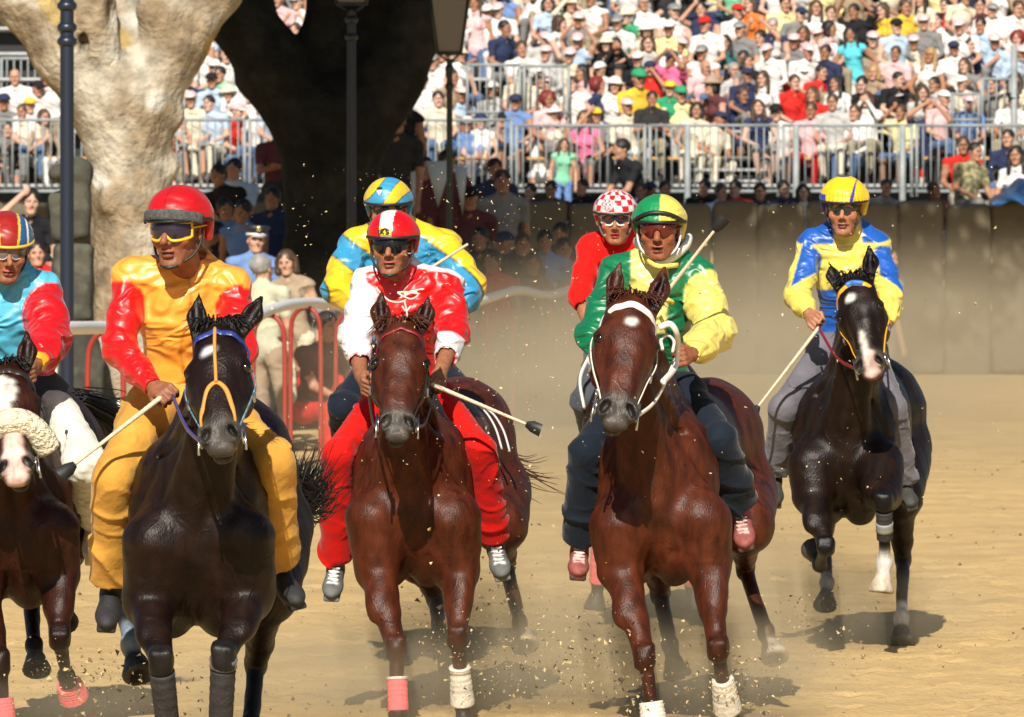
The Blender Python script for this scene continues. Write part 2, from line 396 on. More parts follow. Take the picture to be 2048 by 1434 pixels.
        wl = marks.get('socks', {}).get(key, 9)
        f.cap(K, T, c0, c1, 2, .012, sq=lat, sf=1.12)
        f.cap(K*.8+T*.2+nrm(np.cross(lat, legd))*.014, T+nrm(np.cross(lat, legd))*.012, .016, .016, 2, .012)
        f.ell(T, (.040, .042, .044), None, 2, .014)
        d = nrm(H-T); f.cap(T, T+d*.075, .032, .034, 2, .014)
        hf = 6 if key in marks.get('palehoof', ()) else 3
        side = nrm(np.cross(d, lat))
        f.cap(T+d*.088, T+d*.135, .045, .064, hf, .004, sq=lat, sf=1.02)
        f.plane(T+d*.148, d) if False else None
        hax = np.stack([lat, nrm(np.cross(d, lat)), d])
        f.box(T+d*.20, (.12, .12, .05), hax, None, .004, 'sub', .002)
        f.ell(T+d*.152, (.036, .04, .016), hax, 5, .006, 'sub')
    # head
    X = hd.ax; E_ = lambda x, a, n, r, tg=0, k=.02, op='add', ax=None: f.ell(hd(x, a, n), np.array(r)*hd.k*np.array([hd.wx if ax is None else 1, 1, 1]), X if ax is None else ax, tg, k, op)
    C_ = lambda p, q, ra, rb, tg=0, k=.02, op='add', sf=1.0: f.cap(hd(*p), hd(*q), ra*hd.k, rb*hd.k, tg, k, op, hd.lt, sf/hd.wx)
    E_(0, .07, -.055, (.088, .125, .085), 0, .03)
    E_(0, .15, -.03, (.088, .11, .065), 0, .03)
    for sx in (-1, 1):
        E_(sx*.068, .178, -.036, (.038, .050, .042), 0, .018)       # brow
        E_(sx*.062, .22, -.12, (.042, .125, .105), 0, .035)        # cheek
        C_((sx*.07, .25, -.06), (sx*.047, .40, -.062), .018, .011, 0, .025)   # facial crest
        C_((sx*.030, .20, -.004), (sx*.020, .46, -.014), .028, .022, 0, .012)
        C_((sx*.062, .30, -.022), (sx*.05, .42, -.03), .012, .012, 0, .02, 'sub')
        E_(sx*.082, .145, -.045, (.016, .032, .02), 0, .022, 'sub')
        E_(sx*.044, .515, -.020, (.026, .050, .032), 7, .012)
        E_(sx*.050, .53, -.002, (.012, .040, .014), 7, .01)       # nostril flare
    C_((0, .18, -.05), (0, .47, -.05), .082, .058, 0, .03, sf=1.05)
    E_(0, .515, -.048, (.055, .062, .048), 7, .02)
    E_(0, .570, -.048, (.046, .026, .034), 7, .012)
    E_(0, .535, .012, (.010, .04, .018), 7, .015, 'sub')
    E_(0, .50, -.085, (.050, .06, .03), 7, .015)
    C_((0, .28, -.14), (0, .50, -.105), .052, .034, 0, .025, sf=.95)
    E_(0, .552, -.108, (.034, .036, .024), 7, .010)
    E_(0, .580, -.082, (.048, .030, .006), 5, .004, 'sub')
    for sx in (-1, 1):
        C_((sx*.052, .555, -.078), (sx*.047, .49, -.082), .006, .003, 5, .005, 'sub')
        q = np.stack([nrm(hd.lt*.9-sx*hd.a*.45), nrm(hd.a+sx*hd.lt*.45), hd.n])
        E_(sx*.045, .525, .004, (.016, .038, .030), 5, .006, 'sub', q)
        E_(sx*.098, .196, -.026, (.018, .028, .020), 5, .008, 'sub')
        f.cap(hd(sx*.062, .168, -.008), hd(sx*.102, .180, -.032), .011, .010, 0, .012)
        f.cap(hd(sx*.066, .225, -.02), hd(sx*.096, .218, -.036), .007, .007, 0, .012)
        # ears
        es = marks.get('ear', (.25, .25))[0 if sx < 0 else 1]
        b0 = hd(sx*.058, -.0, -.055); tip = b0+hd.k*ears*((.19)*nrm(-hd.a*.75+hd.lt*sx*es+V(0, -.0, .35)+hd.n*.1))
        mid = b0*.5+tip*.5+hd.lt*sx*.012; fw = nrm(V(0, -1, 0)+hd.lt*sx*.25)
        f.cap(b0, mid, .036*hd.k, .042*hd.k, 0, .02, sq=fw, sf=1.35); f.cap(mid, tip, .041*hd.k, .005, 0, .012, sq=fw, sf=1.6)
        f.cap(b0*.75+mid*.25+fw*.035, mid*.35+tip*.65+fw*.022, .026, .014, 1, .006, 'sub')
    f.disp(lambda p, t: .0022*sn(p, 26, 1)+.0045*sn(p, 11, 2)+.006*sn(p, 6, 5)*(p[:, 2] > .7), .03)
    hd.f = f
    v, q, T = f.mesh()
    col = np.array(pal)[T]
    # coat variation
    lowz = np.clip((1.0-v[:, 2])/.35, 0, 1)
    cm = (T == 0); n1 = .5+.5*sn(v, 5, 3)
    col[cm] = col[cm]*(1-n1[cm, None]*.35)+np.array(dark)*n1[cm, None]*.35
    L = hd.loc(v); onh = (L[:, 2] > -.20) & (L[:, 1] > -.06) & (np.abs(L[:, 0]) < .16) & (L[:, 1] < .7) & (v[:, 1] < G['poll'][1]+.25)
    skinlike = onh & ((T == 0) | (T == 7))
    mg = np.clip((L[:, 1]-.43)/.07, 0, 1)*skinlike*(T == 0)
    col = col*(1-mg[:, None])+np.array(pal[7])*mg[:, None]
    if 'face' in marks:
        for (x0, a0, rx, ra, cc) in marks['face']:
            d = np.hypot((L[:, 0]-x0)/rx, (L[:, 1]-a0)/ra)+.25*sn(L, 40, 1)
            m_ = skinlike & (L[:, 2] > -.09) & (d < 1); col[m_] = cc
    for key, lv in marks.get('socks', {}).items():
        K, T_, H = G[key][2:5]; d = nrm(H-K); s0 = ((v-K)@d)/np.linalg.norm(H-K)
        rad = np.minimum(np.linalg.norm(v-T_, axis=1), np.linalg.norm((v-K)-((v-K)@nrm(T_-K))[:, None]*nrm(T_-K), axis=1))
        m_ = (s0 > lv) & (rad < .1) & (T == 2) & (np.linalg.norm(v-T_, axis=1) < .3); col[m_] = marks.get('sockcol', (.6, .58, .55))
    legm = (T == 0) | (T == 2)
    cc = relax(v, q, col, 10); col[legm & ~onh] = cc[legm & ~onh]
    col = relax(v, q, col, 2)
    root = empty(name, (C[0], C[1]+.6, 0), label, 'horse', group); org = ORG[root.name]
    link('body', mesh_np('horse_body', v, q, org, col), root, [M_COAT])
    for sx in (-1, 1):
        e = MB(); e.ball(hd(sx*.088, .196, -.028), .023*hd.k, n=14); e.build('eye', M_EYE, root)
    # forelock, mane, tail
    hm = mat('mane_'+mane, {'dark': (.012, .009, .008), 'brown': (.075, .022, .010)}[mane], rough=.45, spec=.4)
    fl = MB(); rr = random.Random(name+label)
    for i in range(110):
        x = rr.uniform(-.05, .05); a0 = hd(x, -.03, -.045+rr.uniform(-.02, .01)); l = rr.uniform(.04, .10)
        a1 = a0+V(x*.5, -.03, .035)+V(rr.gauss(0, .008), 0, rr.gauss(0, .008)); a2 = a1+V(x*1.0+rr.gauss(0, .014), -.03, rr.uniform(-.06, .01))*(l/.08)
        fl.tube(sweep([a0, a1, a2], 3), [.004, .004, .0035, .003, .0025, .0015, .0008], 4)
    fl.build('forelock', hm, root)
    mn = MB()
    for i in range(220):
        t = rr.random()**1.2; a0 = (NB+up*.26+ax*.14)*(1-t)+hd(0, -.02, -.14)*t; sd = rr.choice((-1, 1, 1))
        l = rr.uniform(.10, .2); a1 = a0+V(sd*.035, .05, .02)+V(0, 0, rr.gauss(0, .01)); a2 = a1+V(sd*.035+rr.gauss(0, .015), .07, rr.uniform(-.14, -.05))*(l/.15)
        mn.tube(sweep([a0, a1, a2], 3), [.006, .006, .005, .004, .003, .002, .001], 4)
    mn.build('mane', hm, root)
    if 'tail' in G:
        tl = MB(); T0, T1, T2 = G['tail']
        nt_ = marks.get('tailn', 500)
        for i in range(nt_):
            s3 = V(rr.gauss(0, 1), rr.gauss(0, 1), rr.gauss(0, 1)); a = T0+s3*.02; b = T1+s3*.04; c = T2+s3*V(.055, .07, .06)+V(rr.gauss(0, .02), 0, rr.gauss(0, .02))
            tl.tube(sweep([a, b, c], 5), list(np.linspace(.005, .0008, 11)), 3)
        tl.build('tail', hm, root)
    # tack
    if tack: tack(root, hd, G, lat)
    G['hd'] = hd; G['lat'] = lat; G['up'] = up; G['ax'] = ax
    return root, G
def wrap(root, a, b, r0, r1, m, name='leg_bandage', rings=6):
    """a bandage wound round a leg from a to b"""
    mb = MB(); n = rings*4; pts = [a+(b-a)*i/n for i in range(n+1)]
    mb.tube(pts, [(r0+(r1-r0)*i/n)*(1+.022*((i*5) % 7)/3.5+.02*(((i % 4) < 2))) for i in range(n+1)], 16); return mb.build(name, m, root)
def bridle(band, cheek, nose=None, bit=True, bandw=.012, reins=None, cheekw=.009, noseband=None):
    """band/cheek: materials; returns a tack builder"""
    def go(root, hd, G, lat):
        k = hd.k
        b = MB(); pts = [hd.side(-1, .12, -.09), hd.side(-1, .085, -.05)]+[hd.top(x, .045+abs(x)*.35, .007) for x in (-.065, -.04, -.02, 0, .02, .04, .065)]+[hd.side(1, .085, -.05), hd.side(1, .12, -.09)]
        b.tube(sweep(pts, 4), .0035*k, 8, flat=bandw/.0035, fd=hd.a); b.build('browband', band, root)
        for sx in (-1, 1):
            c = MB(); pts = [hd.side(sx, .10, -.085), hd.side(sx, .17, -.088, .008), hd.side(sx, .24, -.09, .012), hd.side(sx, .32, -.08, .012), hd.side(sx, .40, -.07, .008), hd.side(sx, .47, -.075)]
            c.tube(sweep(pts, 4), .003*k, 8, flat=cheekw/.003, fd=hd.n); c.build('cheek_strap', cheek, root)
            bk = MB(); q0 = hd.side(sx, .30, -.084, .016); bk.box(q0, (.004, .012, .014), np.stack([hd.lt, hd.a, hd.n])); bk.build('buckle', M_STEEL, root, False)
            if bit:
                r = MB(); c0 = hd(sx*.068, .485, -.075); u, w_ = hd.a, hd.n
                r.tube([c0+(.03*(u*math.cos(t)+w_*math.sin(t))) for t in np.linspace(0, 2*math.pi, 17)], .0045, 6, capped=False)
                r.tube([hd(sx*.074, .43, -.072), hd(sx*.076, .55, -.085)], .005, 6); r.build('bit_ring', M_STEEL, root)
        t = MB(); t.tube(sweep([hd(-.09, .2, -.16), hd(-.05, .17, -.215), hd(.05, .17, -.215), hd(.09, .2, -.16)], 4), .006*k, 6); t.build('throat_lash', cheek, root)
        if nose:
            m, pts = nose; n_ = MB(); n_.tube(sweep([hd.top(p[0], p[1], .005) if p[2] > -.08 else hd.side(math.copysign(1, p[0]), p[1], p[2]) for p in pts], 5), .006*k, 8, flat=1.6, fd=hd.a); n_.build('noseband', m, root)
    return go
# ------------------------------------------------------------------ people
def frame_from(face, up=V(0, 0, 1), roll=0):
    """axes rows: right-hand side of picture x, out of the face y, up z"""
    f = nrm(face); x = nrm(np.cross(up, f)); 
    if x[0] < 0 and abs(face[1]) > .3 and face[1] < 0: x = -x
    z = nrm(np.cross(x, f)); z = z if z@up > 0 else -z
    if roll: c, s = math.cos(roll), math.sin(roll); x, z = x*c+z*s, z*c-x*s
    return np.stack([x, f, z])
def face_dir(yaw, pitch=0):
    """yaw>0 looks to picture right; pitch>0 looks down"""
    y, p = math.radians(yaw), math.radians(pitch)
    return V(math.sin(y)*math.cos(p), -math.cos(y)*math.cos(p), -math.sin(p))
SK, LIP, BRO, STB, EYW = 0, 1, 2, 3, 4
def add_head(f, c, A, s=1.0, fat=1.0, mouth=0.0, detail=True, tags=(0, 1, 2, 3, 4), nose=1.0, jaw=0.0):
    """c = middle of the head between the ears; A face frame"""
    sk, lip, bro, stb, eyw = tags
    g = lambda x, y, z: c+s*(A[0]*x+A[1]*y+A[2]*z)
    E = lambda x, y, z, r, tg=sk, k=.012, op='add', ax=None: f.ell(g(x, y, z), np.array(r)*s, A if ax is None else ax, tg, k*s, op)
    C = lambda p, q, ra, rb, tg=sk, k=.01, op='add', sq=None, sf=1: f.cap(g(*p), g(*q), ra*s, rb*s, tg, k*s, op, sq, sf)
    E(0, -.012, .038, (.077, .098, .088), k=.02); E(0, .035, -.005, (.064, .058, .08), k=.02)
    E(0, .03, -.06, (.052*fat, .058, .052), k=.025); E(0, .078, -.100-jaw, (.022, .018, .018), k=.02)
    for q in (-1, 1):
        C((q*.052*fat, -.005, -.055), (q*.022, .068, -.10), .014, .014, k=.02)
        E(q*.044, .066, -.024, (.022, .02, .02), k=.02)
        E(q*.080, -.005, -.008, (.009, .019, .032), k=.006)
        if detail:
            E(q*.034, .100, .006, (.018, .016, .013), sk, .012, 'sub'); E(q*.033, .080, .004, (.0145, .0135, .0115), eyw, .002)
            C((q*.020, .094, .017), (q*.046, .084, .016), .0055, .004, k=.006)
            C((q*.016, .096, .026), (q*.050, .084, .024), .0035, .0025, bro, .002)
            C((q*.022, .092, -.006), (q*.044, .082, -.004), .004, .003, k=.005)
        E(0, .088, .028, (.04, .012, .012), k=.012)
    C((0, .092, .010), (0, .108+.010*nose, -.026), .0085*nose, .0115*nose, k=.008)
    for q in (-1, 1): E(q*.0125, .103, -.033, (.008, .010, .008), k=.005)
    if detail:
        for q in (-1, 1): E(q*.007, .108, -.042, (.0035, .005, .004), bro, .002, 'sub')
        m = .006*mouth
        E(0, .093, -.061+m*.3, (.024, .012, .007), lip, .004); E(0, .091, -.074-m, (.020, .012, .0075), lip, .004)
        E(0, .104, -.067-m*.4, (.024, .012, .0012+m), bro, .0015, 'sub')
    return g
def add_hand(f, wr, kn, grip, tg=0, s=1.0, palm_n=None):
    """fist closed round a bar running along grip"""
    d = nrm(kn-wr); gp = nrm(grip-d*(grip@d)); n = nrm(np.cross(d, gp)) if palm_n is None else palm_n
    if n[1] > 0 and palm_n is None: n = -n
    A = np.stack([gp, d, n]); g = lambda a, b, c: wr+s*(gp*a+d*b+n*c)
    f.ell(g(0, .05, 0), (.040*s, .050*s, .017*s), A, tg, .015); f.cap(wr-d*.05, g(0, .03, 0), .028*s, .026*s, tg, .015, sq=n, sf=1.2)
    for i in range(4):
        a = -.031+.0205*i; l = (.86, 1.0, .97, .8)[i]; r = .0098*s
        k0, k1, k2, k3 = g(a, .082, .006), g(a*1.02, .082+.030*l, -.014), g(a, .074+.020*l, -.040), g(a, .052, -.040)
        f.cap(g(a*.8, .045, .004), k0, r, r*1.12, tg, .005); f.cap(k0, k1, r*1.05, r, tg, .002); f.cap(k1, k2, r, r*.92, tg, .002); f.cap(k2, k3, r*.9, r*.8, tg, .002)
    f.cap(g(.030, .025, -.008), g(.046, .055, -.022), .014*s, .0115*s, tg, .008); f.cap(g(.046, .055, -.022), g(.030, .085, -.038), .0115*s, .0095*s, tg, .002)
    return A
def limb(f, pts, rs, tg, k=.02):
    for i in range(len(pts)-1): f.cap(pts[i], pts[i+1], rs[i], rs[i+1], tg, k)
def bbox(pts, m): a = np.array(pts); return a.min(0)-m, a.max(0)+m
def torso(f, J, tg, e=0.0, k=.05, hips=True):
    up = nrm(J['neck']-J['pelvis']); sh = J['shb']-J['sha']; lat = nrm(sh-up*(sh@up)); fw = np.cross(up, lat); fw = fw if fw[1] < 0 else -fw
    A = np.stack([lat, fw, up]); m = (J['sha']+J['shb'])/2; L = np.linalg.norm(J['neck']-J['pelvis']); W = np.linalg.norm(sh)/2
    f.ell(m*.72+J['pelvis']*.28+fw*.01, (W*.80+e, .115+e, L*.30+e), A, tg, k)
    f.ell(m*.35+J['pelvis']*.65, (W*.68+e, .10+e, L*.34+e), A, tg, k)
    if hips: f.ell(J['pelvis']+up*.02, (.155+e, .115+e, .12+e), A, tg, k)
    f.cap(J['sha'], J['shb'], .055+e, .055+e, tg, k); f.cap(J['neck'], m-up*.04, .06+e*.6, .09+e, tg, k)
    for x in 'ab': f.cap(J['neck']+up*.03, J['sh'+x]*.8+J['neck']*.2, .060+e*.6, .046+e, tg, k)
    return A
def helmet(J, root, fn, A, c, s=1.0, m=None, peak=False, band=None, puff=0.0, trim=(.012, .012, .014), trimr=.007):
    r = np.array([.108, .132, .104])*s; h = .0048
    f = Field(c-.2, c+.2, h); cc = c+A[2]*.050*s-A[1]*.012*s
    f.ell(cc, r, A, 0, .01); f.cap(cc-A[1]*.02+A[0]*.07*s, cc-A[1]*.05-A[2]*.09*s+A[0]*.065*s, .04, .034, 0, .03); f.cap(cc-A[1]*.02-A[0]*.07*s, cc-A[1]*.05-A[2]*.09*s-A[0]*.065*s, .04, .034, 0, .03)
    f.ell(cc-A[1]*.06-A[2]*.04, (.09*s, .07*s, .09*s), A, 0, .02)
    pn = nrm(A[2]*.92+A[1]*.40) ; 
    f.plane(cc-A[2]*.022*s+A[1]*.05*s, -nrm(A[2]*.97-A[1]*.20)) if False else None
    # face opening
    f.box(cc-A[2]*(.010*s+.15)+A[1]*.10*s, (.2, .115*s, .15), A, None, .008, 'sub', .01)
    f.box(cc-A[2]*(.085*s+.1), (.2, .3, .1), A, None, .01, 'sub', .01)
    f.ell(cc-A[2]*.09, (.082*s, .10*s, .11*s), A, None, .01, 'sub')
    if puff: f.disp(lambda p, t: -puff*(np.abs(np.sin(18*np.arctan2((p-cc)@A[0], (p-cc)@A[1])))*.6+sn(p, 30, 1)*.5)*np.clip(1.1-abs(((p-cc)@A[2])/.1), .2, 1), .03)
    v, q, T = f.mesh(); L = ((v-cc)@A.T)/r
    col = fn(L, v); hb = link('helmet', mesh_np('helmet', v, q, ORG[root.name], col), root, [m or M_HELM])
    t = MB(); pts = []
    for i in range(25):
        a = math.radians(-100+200*i/24); x = math.sin(a)*.109*s; y = math.cos(a)*.133*s; z = -.010*s-(.03*s*max(0, -math.cos(a))) 
        pts.append(cc+A[0]*x*1.0+A[1]*y+A[2]*z)
    t.tube(pts, trimr, 8); o = t.build('helmet_rim', mat('trim%.2f%.2f' % (trim[0], trim[2]), col=trim, rough=.5), hb)
    return cc, r
def shades(root, c, A, s=1.0, lens=None, frame=None, big=1.0, fr=.0035, name='goggles', strapm=None):
    """wrap round sports goggles"""
    g = lambda x, y, z: c+s*(A[0]*x+A[1]*y+A[2]*z)
    def pt(t, u, off=0):
        a = t*1.12; hi = .034-.006*t*t; lo = -.020*big+.020*math.exp(-(t/.16)**2)+.012*abs(t)**3
        z = lo+(hi-lo)*u+.004; return g(.079*math.sin(a)*(1+off), .012+.100*math.cos(a)*(1+off)-.02*(u-.5)**2, z)
    T = np.linspace(-1, 1, 29)
    m = MB(); m.grid([[pt(t, u, .012*math.sin(math.pi*u)) for t in T] for u in np.linspace(0, 1, 7)]); l = m.build('goggle_lens', lens or M_LENS, root)
    if frame:
        b = MB(); lp = [pt(t, 1, .01) for t in T]+[pt(t, 0, .01) for t in T[::-1]]; lp.append(lp[0]); b.tube(lp, fr*s, 6, capped=False); b.build('goggle_frame', frame, root)
    for q in (-1, 1):
        b = MB(); b.tube([pt(q, .6), g(q*.086, -.01, .018), g(q*.088, -.06, .016)], .007*s, 6, flat=.5); b.build('goggle_strap', strapm or frame or M_BLACK, root)
def chinstrap(root, c, A, s=1.0, m=None, drop=-.115, cup=True):
    g = lambda x, y, z: c+s*(A[0]*x+A[1]*y+A[2]*z); b = MB()
    for q in (-1, 1):
        b.tube(sweep([g(q*.087, -.0, .01), g(q*.083, .012, -.04), g(q*.058, .040, -.085), g(0, .072, drop+.002)], 4), .0075*s, 6, flat=.6)
    if cup: b.tube(sweep([g(-.030, .075, -.108), g(0, .094, -.114), g(.030, .075, -.108)], 4), (.007)*s, 8)
    return b.build('chin_strap', m or M_BLACK, root)
def rider(label, Y0, px, yaw, pitch, skin, jcol, tcol, shoe, hs=1.0, roll=0, fat=1.0, mouth=.3, puff=(.02, .02), sleeve=(1, 1), lip='#a5584a', brow='#2a1a12', stubble=.12, jm=None, tm=None, cuffr=.038, pantr=(.098, .080, .070), foldamp=.009, hem=.06, nose=1.0, jaw=0.0):
    J = {k: P(v[0], v[1], Y0+v[2]) for k, v in px.items() if k[:2] != 'gr'}
    A = frame_from(face_dir(yaw, pitch), roll=roll)
    root = empty('person', (J['pelvis'][0], J['pelvis'][1], 0), label, 'person', 'jockeys'); org = ORG[root.name]; hc = J['head']
    # --- body: one mesh (head and neck, slim body inside the clothes, hands)
    parts = []
    f = Field(*bbox([hc, J['neck']], .17), .0038); add_head(f, hc, A, hs, fat, mouth, nose=nose, jaw=jaw); f.disp(lambda p, t: .0011*sn(p, 60, yaw)+.0007*sn(p, 130, 2), .02)
    f.cap(hc-A[2]*.05-A[1]*.01, J['neck']-V(0, 0, .02), .056, .062, 0, .025); f.cap(hc-A[2]*.08+A[1]*.02, J['neck']+V(0, -.02, -.01), .03, .03, 0, .02)
    v, q, T = f.mesh(); pal = np.array([skin, lin(lip), lin(brow), skin, (.02, .015, .012)]); col = pal[T]
    L = ((v-hc)@A.T)/hs; st = np.clip(1-np.abs(L[:, 2]+.085)/.035, 0, 1)*(L[:, 1] > .0)*(T == 0)*stubble*2.2
    ck = np.exp(-((np.abs(L[:, 0])-.045)**2+(L[:, 2]+.03)**2)/.0006)*(L[:, 1] > .03)*(T == 0)*.35
    col = col*(1-st[:, None])+np.array(skin)*.35*st[:, None]; col = col*(1-ck[:, None])+col*np.array([1.15, .72, .68])*ck[:, None]
    parts.append((v, q, relax(v, q, col, 1)))
    f = Field(*bbox([J[k] for k in J if k != 'head'], .12), .02); torso(f, J, 0, -.03)
    for x in 'ab':
        limb(f, [J['sh'+x], J['el'+x], J['wr'+x]], [.045, .035, .024], 0); limb(f, [J['hip'+x], J['kn'+x], J['an'+x]], [.07, .045, .03], 0)
    v, q, T = f.mesh(); parts.append((v, q, np.tile(skin, (len(v), 1))))
    for x in 'ab':
        if 'ha'+x not in J: continue
        f = Field(*bbox([J['wr'+x], J['ha'+x], J['wr'+x]*.55+J['el'+x]*.45], .09), .0042)
        add_hand(f, J["wr"+x], J["ha"+x], px_grip(px, x))
        f.cap(J['wr'+x]*.45+J['el'+x]*.55, J['wr'+x], .040, .027, 0, .015)
        v, q, T = f.mesh(); parts.append((v, q, np.tile(np.array(skin)*.93, (len(v), 1))))
    n = 0; VV = []; QQ = []; CC = []
    for v, q, c in parts: VV.append(v); QQ.append(q+n); CC.append(c); n += len(v)
    link('body', mesh_np('rider_body', np.concatenate(VV), np.concatenate(QQ), org, np.concatenate(CC)), root, [M_SKIN])
    # --- jacket
    f = Field(*bbox([J[k] for k in ('neck', 'sha', 'shb', 'ela', 'elb', 'wra', 'wrb', 'pelvis', 'hipa', 'hipb')], .17), .0065)
    TA = torso(f, J, 0, .018, .045)
    for i, x in enumerate('ab'):
        s_, e_, w_ = J['sh'+x], J['el'+x], J['wr'+x]; p = puff[i]; sl_ = sleeve[i]
        tgS = 1 if x == 'a' else 2
        wr2 = e_+(w_-e_)*sl_
        f.cap(s_, e_*.55+s_*.45, .056+p*.35, .050+p*.9, tgS, .035); f.cap(e_*.55+s_*.45, e_, .050+p*.9, .046+p, tgS, .03)
        f.cap(e_, e_*.4+wr2*.6, .046+p, .040+p*.9, tgS, .03); f.cap(e_*.4+wr2*.6, wr2, .040+p*.9, cuffr if sl_ >= .98 else .052, tgS, .02)
        if sl_ < .98: f.cap(wr2+(w_-e_)*.02, wr2+(w_-e_)*.25, .043, .043, 3, .004, 'sub')
        else: f.cap(w_+(w_-e_)*.05, w_+(w_-e_)*.3, .03, .03, None, .004, 'sub')
    up = TA[2]
    f.ell(J['neck']+up*.05, (.062, .062, .06), TA, 3, .01, 'sub'); f.plane(J['pelvis']-up*.03, up)
    cn = J['neck']+up*.03; f.cap(cn-up*.03, cn+up*.012, .074, .070, 0, .02); f.ell(cn+up*.05, (.058, .06, .06), TA, 3, .008, 'sub')
    f.disp(lambda p, t: np.where(t == 0, -folds(p, 14, foldamp*.8, yaw), -folds(p, 19, foldamp, yaw+2))+.003*sn(p, 22, 1), .035)
    v, q, T = f.mesh(); L = (v-J['pelvis'])@TA.T; Ls = np.linalg.norm(J['neck']-J['pelvis'])
    col = jcol(L/np.array([1, 1, Ls]), v, T, J); link('jacket', mesh_np('jacket', v, q, org, relax(v, q, col, 1)), root, [jm or M_SATIN])
    # --- trousers
    f = Field(*bbox([J[k] for k in ('pelvis', 'hipa', 'hipb', 'kna', 'knb', 'ana', 'anb')], .16), .0075)
    f.ell(J['pelvis'], (.17, .13, .12), TA, 0, .04)
    for x in 'ab':
        h_, k_, a_ = J['hip'+x], J['kn'+x], J['an'+x]
        f.cap(J['pelvis'], h_, .11, .10, 0, .04); f.cap(h_, k_, pantr[0]*.98, pantr[1]*.92, 0, .03)
        f.cap(k_, k_*.35+a_*.65, pantr[1], pantr[2], 0, .02); f.cap(k_*.35+a_*.65, a_+(k_-a_)*hem, pantr[2], pantr[2]*1.05, 0, .02)
        f.cap(a_-(k_-a_)*.22, a_-(k_-a_)*.5, pantr[2]*1.9, pantr[2]*1.9, None, .004, 'sub')
    f.disp(lambda p, t: -folds(p, 18, .009, 5)+.003*sn(p, 14, 1), .035)
    v, q, T = f.mesh(); col = np.tile(tcol, (len(v), 1)).astype(float)
    n1 = np.clip(sn(v, 9, 4), -1, 1)[:, None]; col = col*(1+.12*n1)
    link('trousers', mesh_np('trousers', v, q, org, col), root, [tm or M_CLOTH])
    # --- shoes
    for x in 'ab':
        a_, t_ = J['an'+x], J['to'+x]; d = nrm(t_-a_); Ls = .27; heel = a_-d*.01; sidev = nrm(np.cross(d, V(0, 0, 1))+V(1e-4, 0, 0)); up_ = nrm(a_-J['kn'+x])*-1
        up_ = nrm(up_-d*(up_@d)+V(0, 0, .001)); sidev = np.cross(d, up_); SA = np.stack([sidev, d, up_])
        f = Field(*bbox([a_, a_+d*.26], .1), .0055); c1 = a_-up_*.055
        f.ell(c1+d*.04, (.038, .085, .042), SA, 0, .02); f.ell(c1+d*.125-up_*.008, (.047, .085, .033), SA, 0, .02); f.cap(a_+up_*.03, c1, .043, .036, 0, .025)
        f.box(c1+d*.083-up_*.040, (.036, .112, .009), SA, 1, .016, 'add', .009)
        if shoe[2]:
            for i in range(5): f.cap(c1+d*(.055+.022*i)+sidev*.022+up_*(.046-.006*i), c1+d*(.062+.022*i)-sidev*.022+up_*(.046-.006*i), .005, .005, 2, .001)
        v, q, T = f.mesh(); col = np.array([shoe[0], shoe[1], shoe[2] or shoe[0]])[T]
        link('shoe', mesh_np('shoe', v, q, org, relax(v, q, col, 1)), root, [mat('shoe_stuff', vc=True, rough=.7, nscale=30, namt=.3, bump=.3, bscale=60)])
    return root, J, A, TA
def px_grip(px, x):
    return np.array(px.get('gr'+x, (0, 0, 1)), float)
def whip(label, Y, p0, p1, flap=True, dy=(0, 0), r=.0085, col=(.62, .52, .36)):
    a = P(p0[0], p0[1], Y+dy[0]); b = P(p1[0], p1[1], Y+dy[1]); d = nrm(b-a); root = empty('riding_whip', (a+b)/2, label, 'whip', 'whips held by the jockeys')
    m = MB(); n = 40; m.tube([a+(b-a)*i/n for i in range(n+1)], [(r*(1.15-.45*i/n))*(1+.10*((i % 2))) for i in range(n+1)], 8); m.build('shaft', mat('braided_cane', col=col, rough=.6, nscale=120, namt=.25), root)
    if flap:
        x = nrm(np.cross(d, V(0, 1, 0))); m = MB(); e = b+d*.03
        m.grid([[b-x*.012-V(0, .006, 0), b+x*.012-V(0, .006, 0), b+x*.012+V(0, .006, 0), b-x*.012+V(0, .006, 0)], [e-x*.024-V(0, .007, 0), e+x*.026-V(0, .007, 0), e+x*.026+V(0, .007, 0), e-x*.024+V(0, .007, 0)], [e+d*.045-x*.028-V(0, .003, 0), e+d*.04+x*.026-V(0, .003, 0), e+d*.04+x*.026+V(0, .003, 0), e+d*.045-x*.028+V(0, .003, 0)]], close=True)
        m.build('flap', M_BLACK, root)
    return root
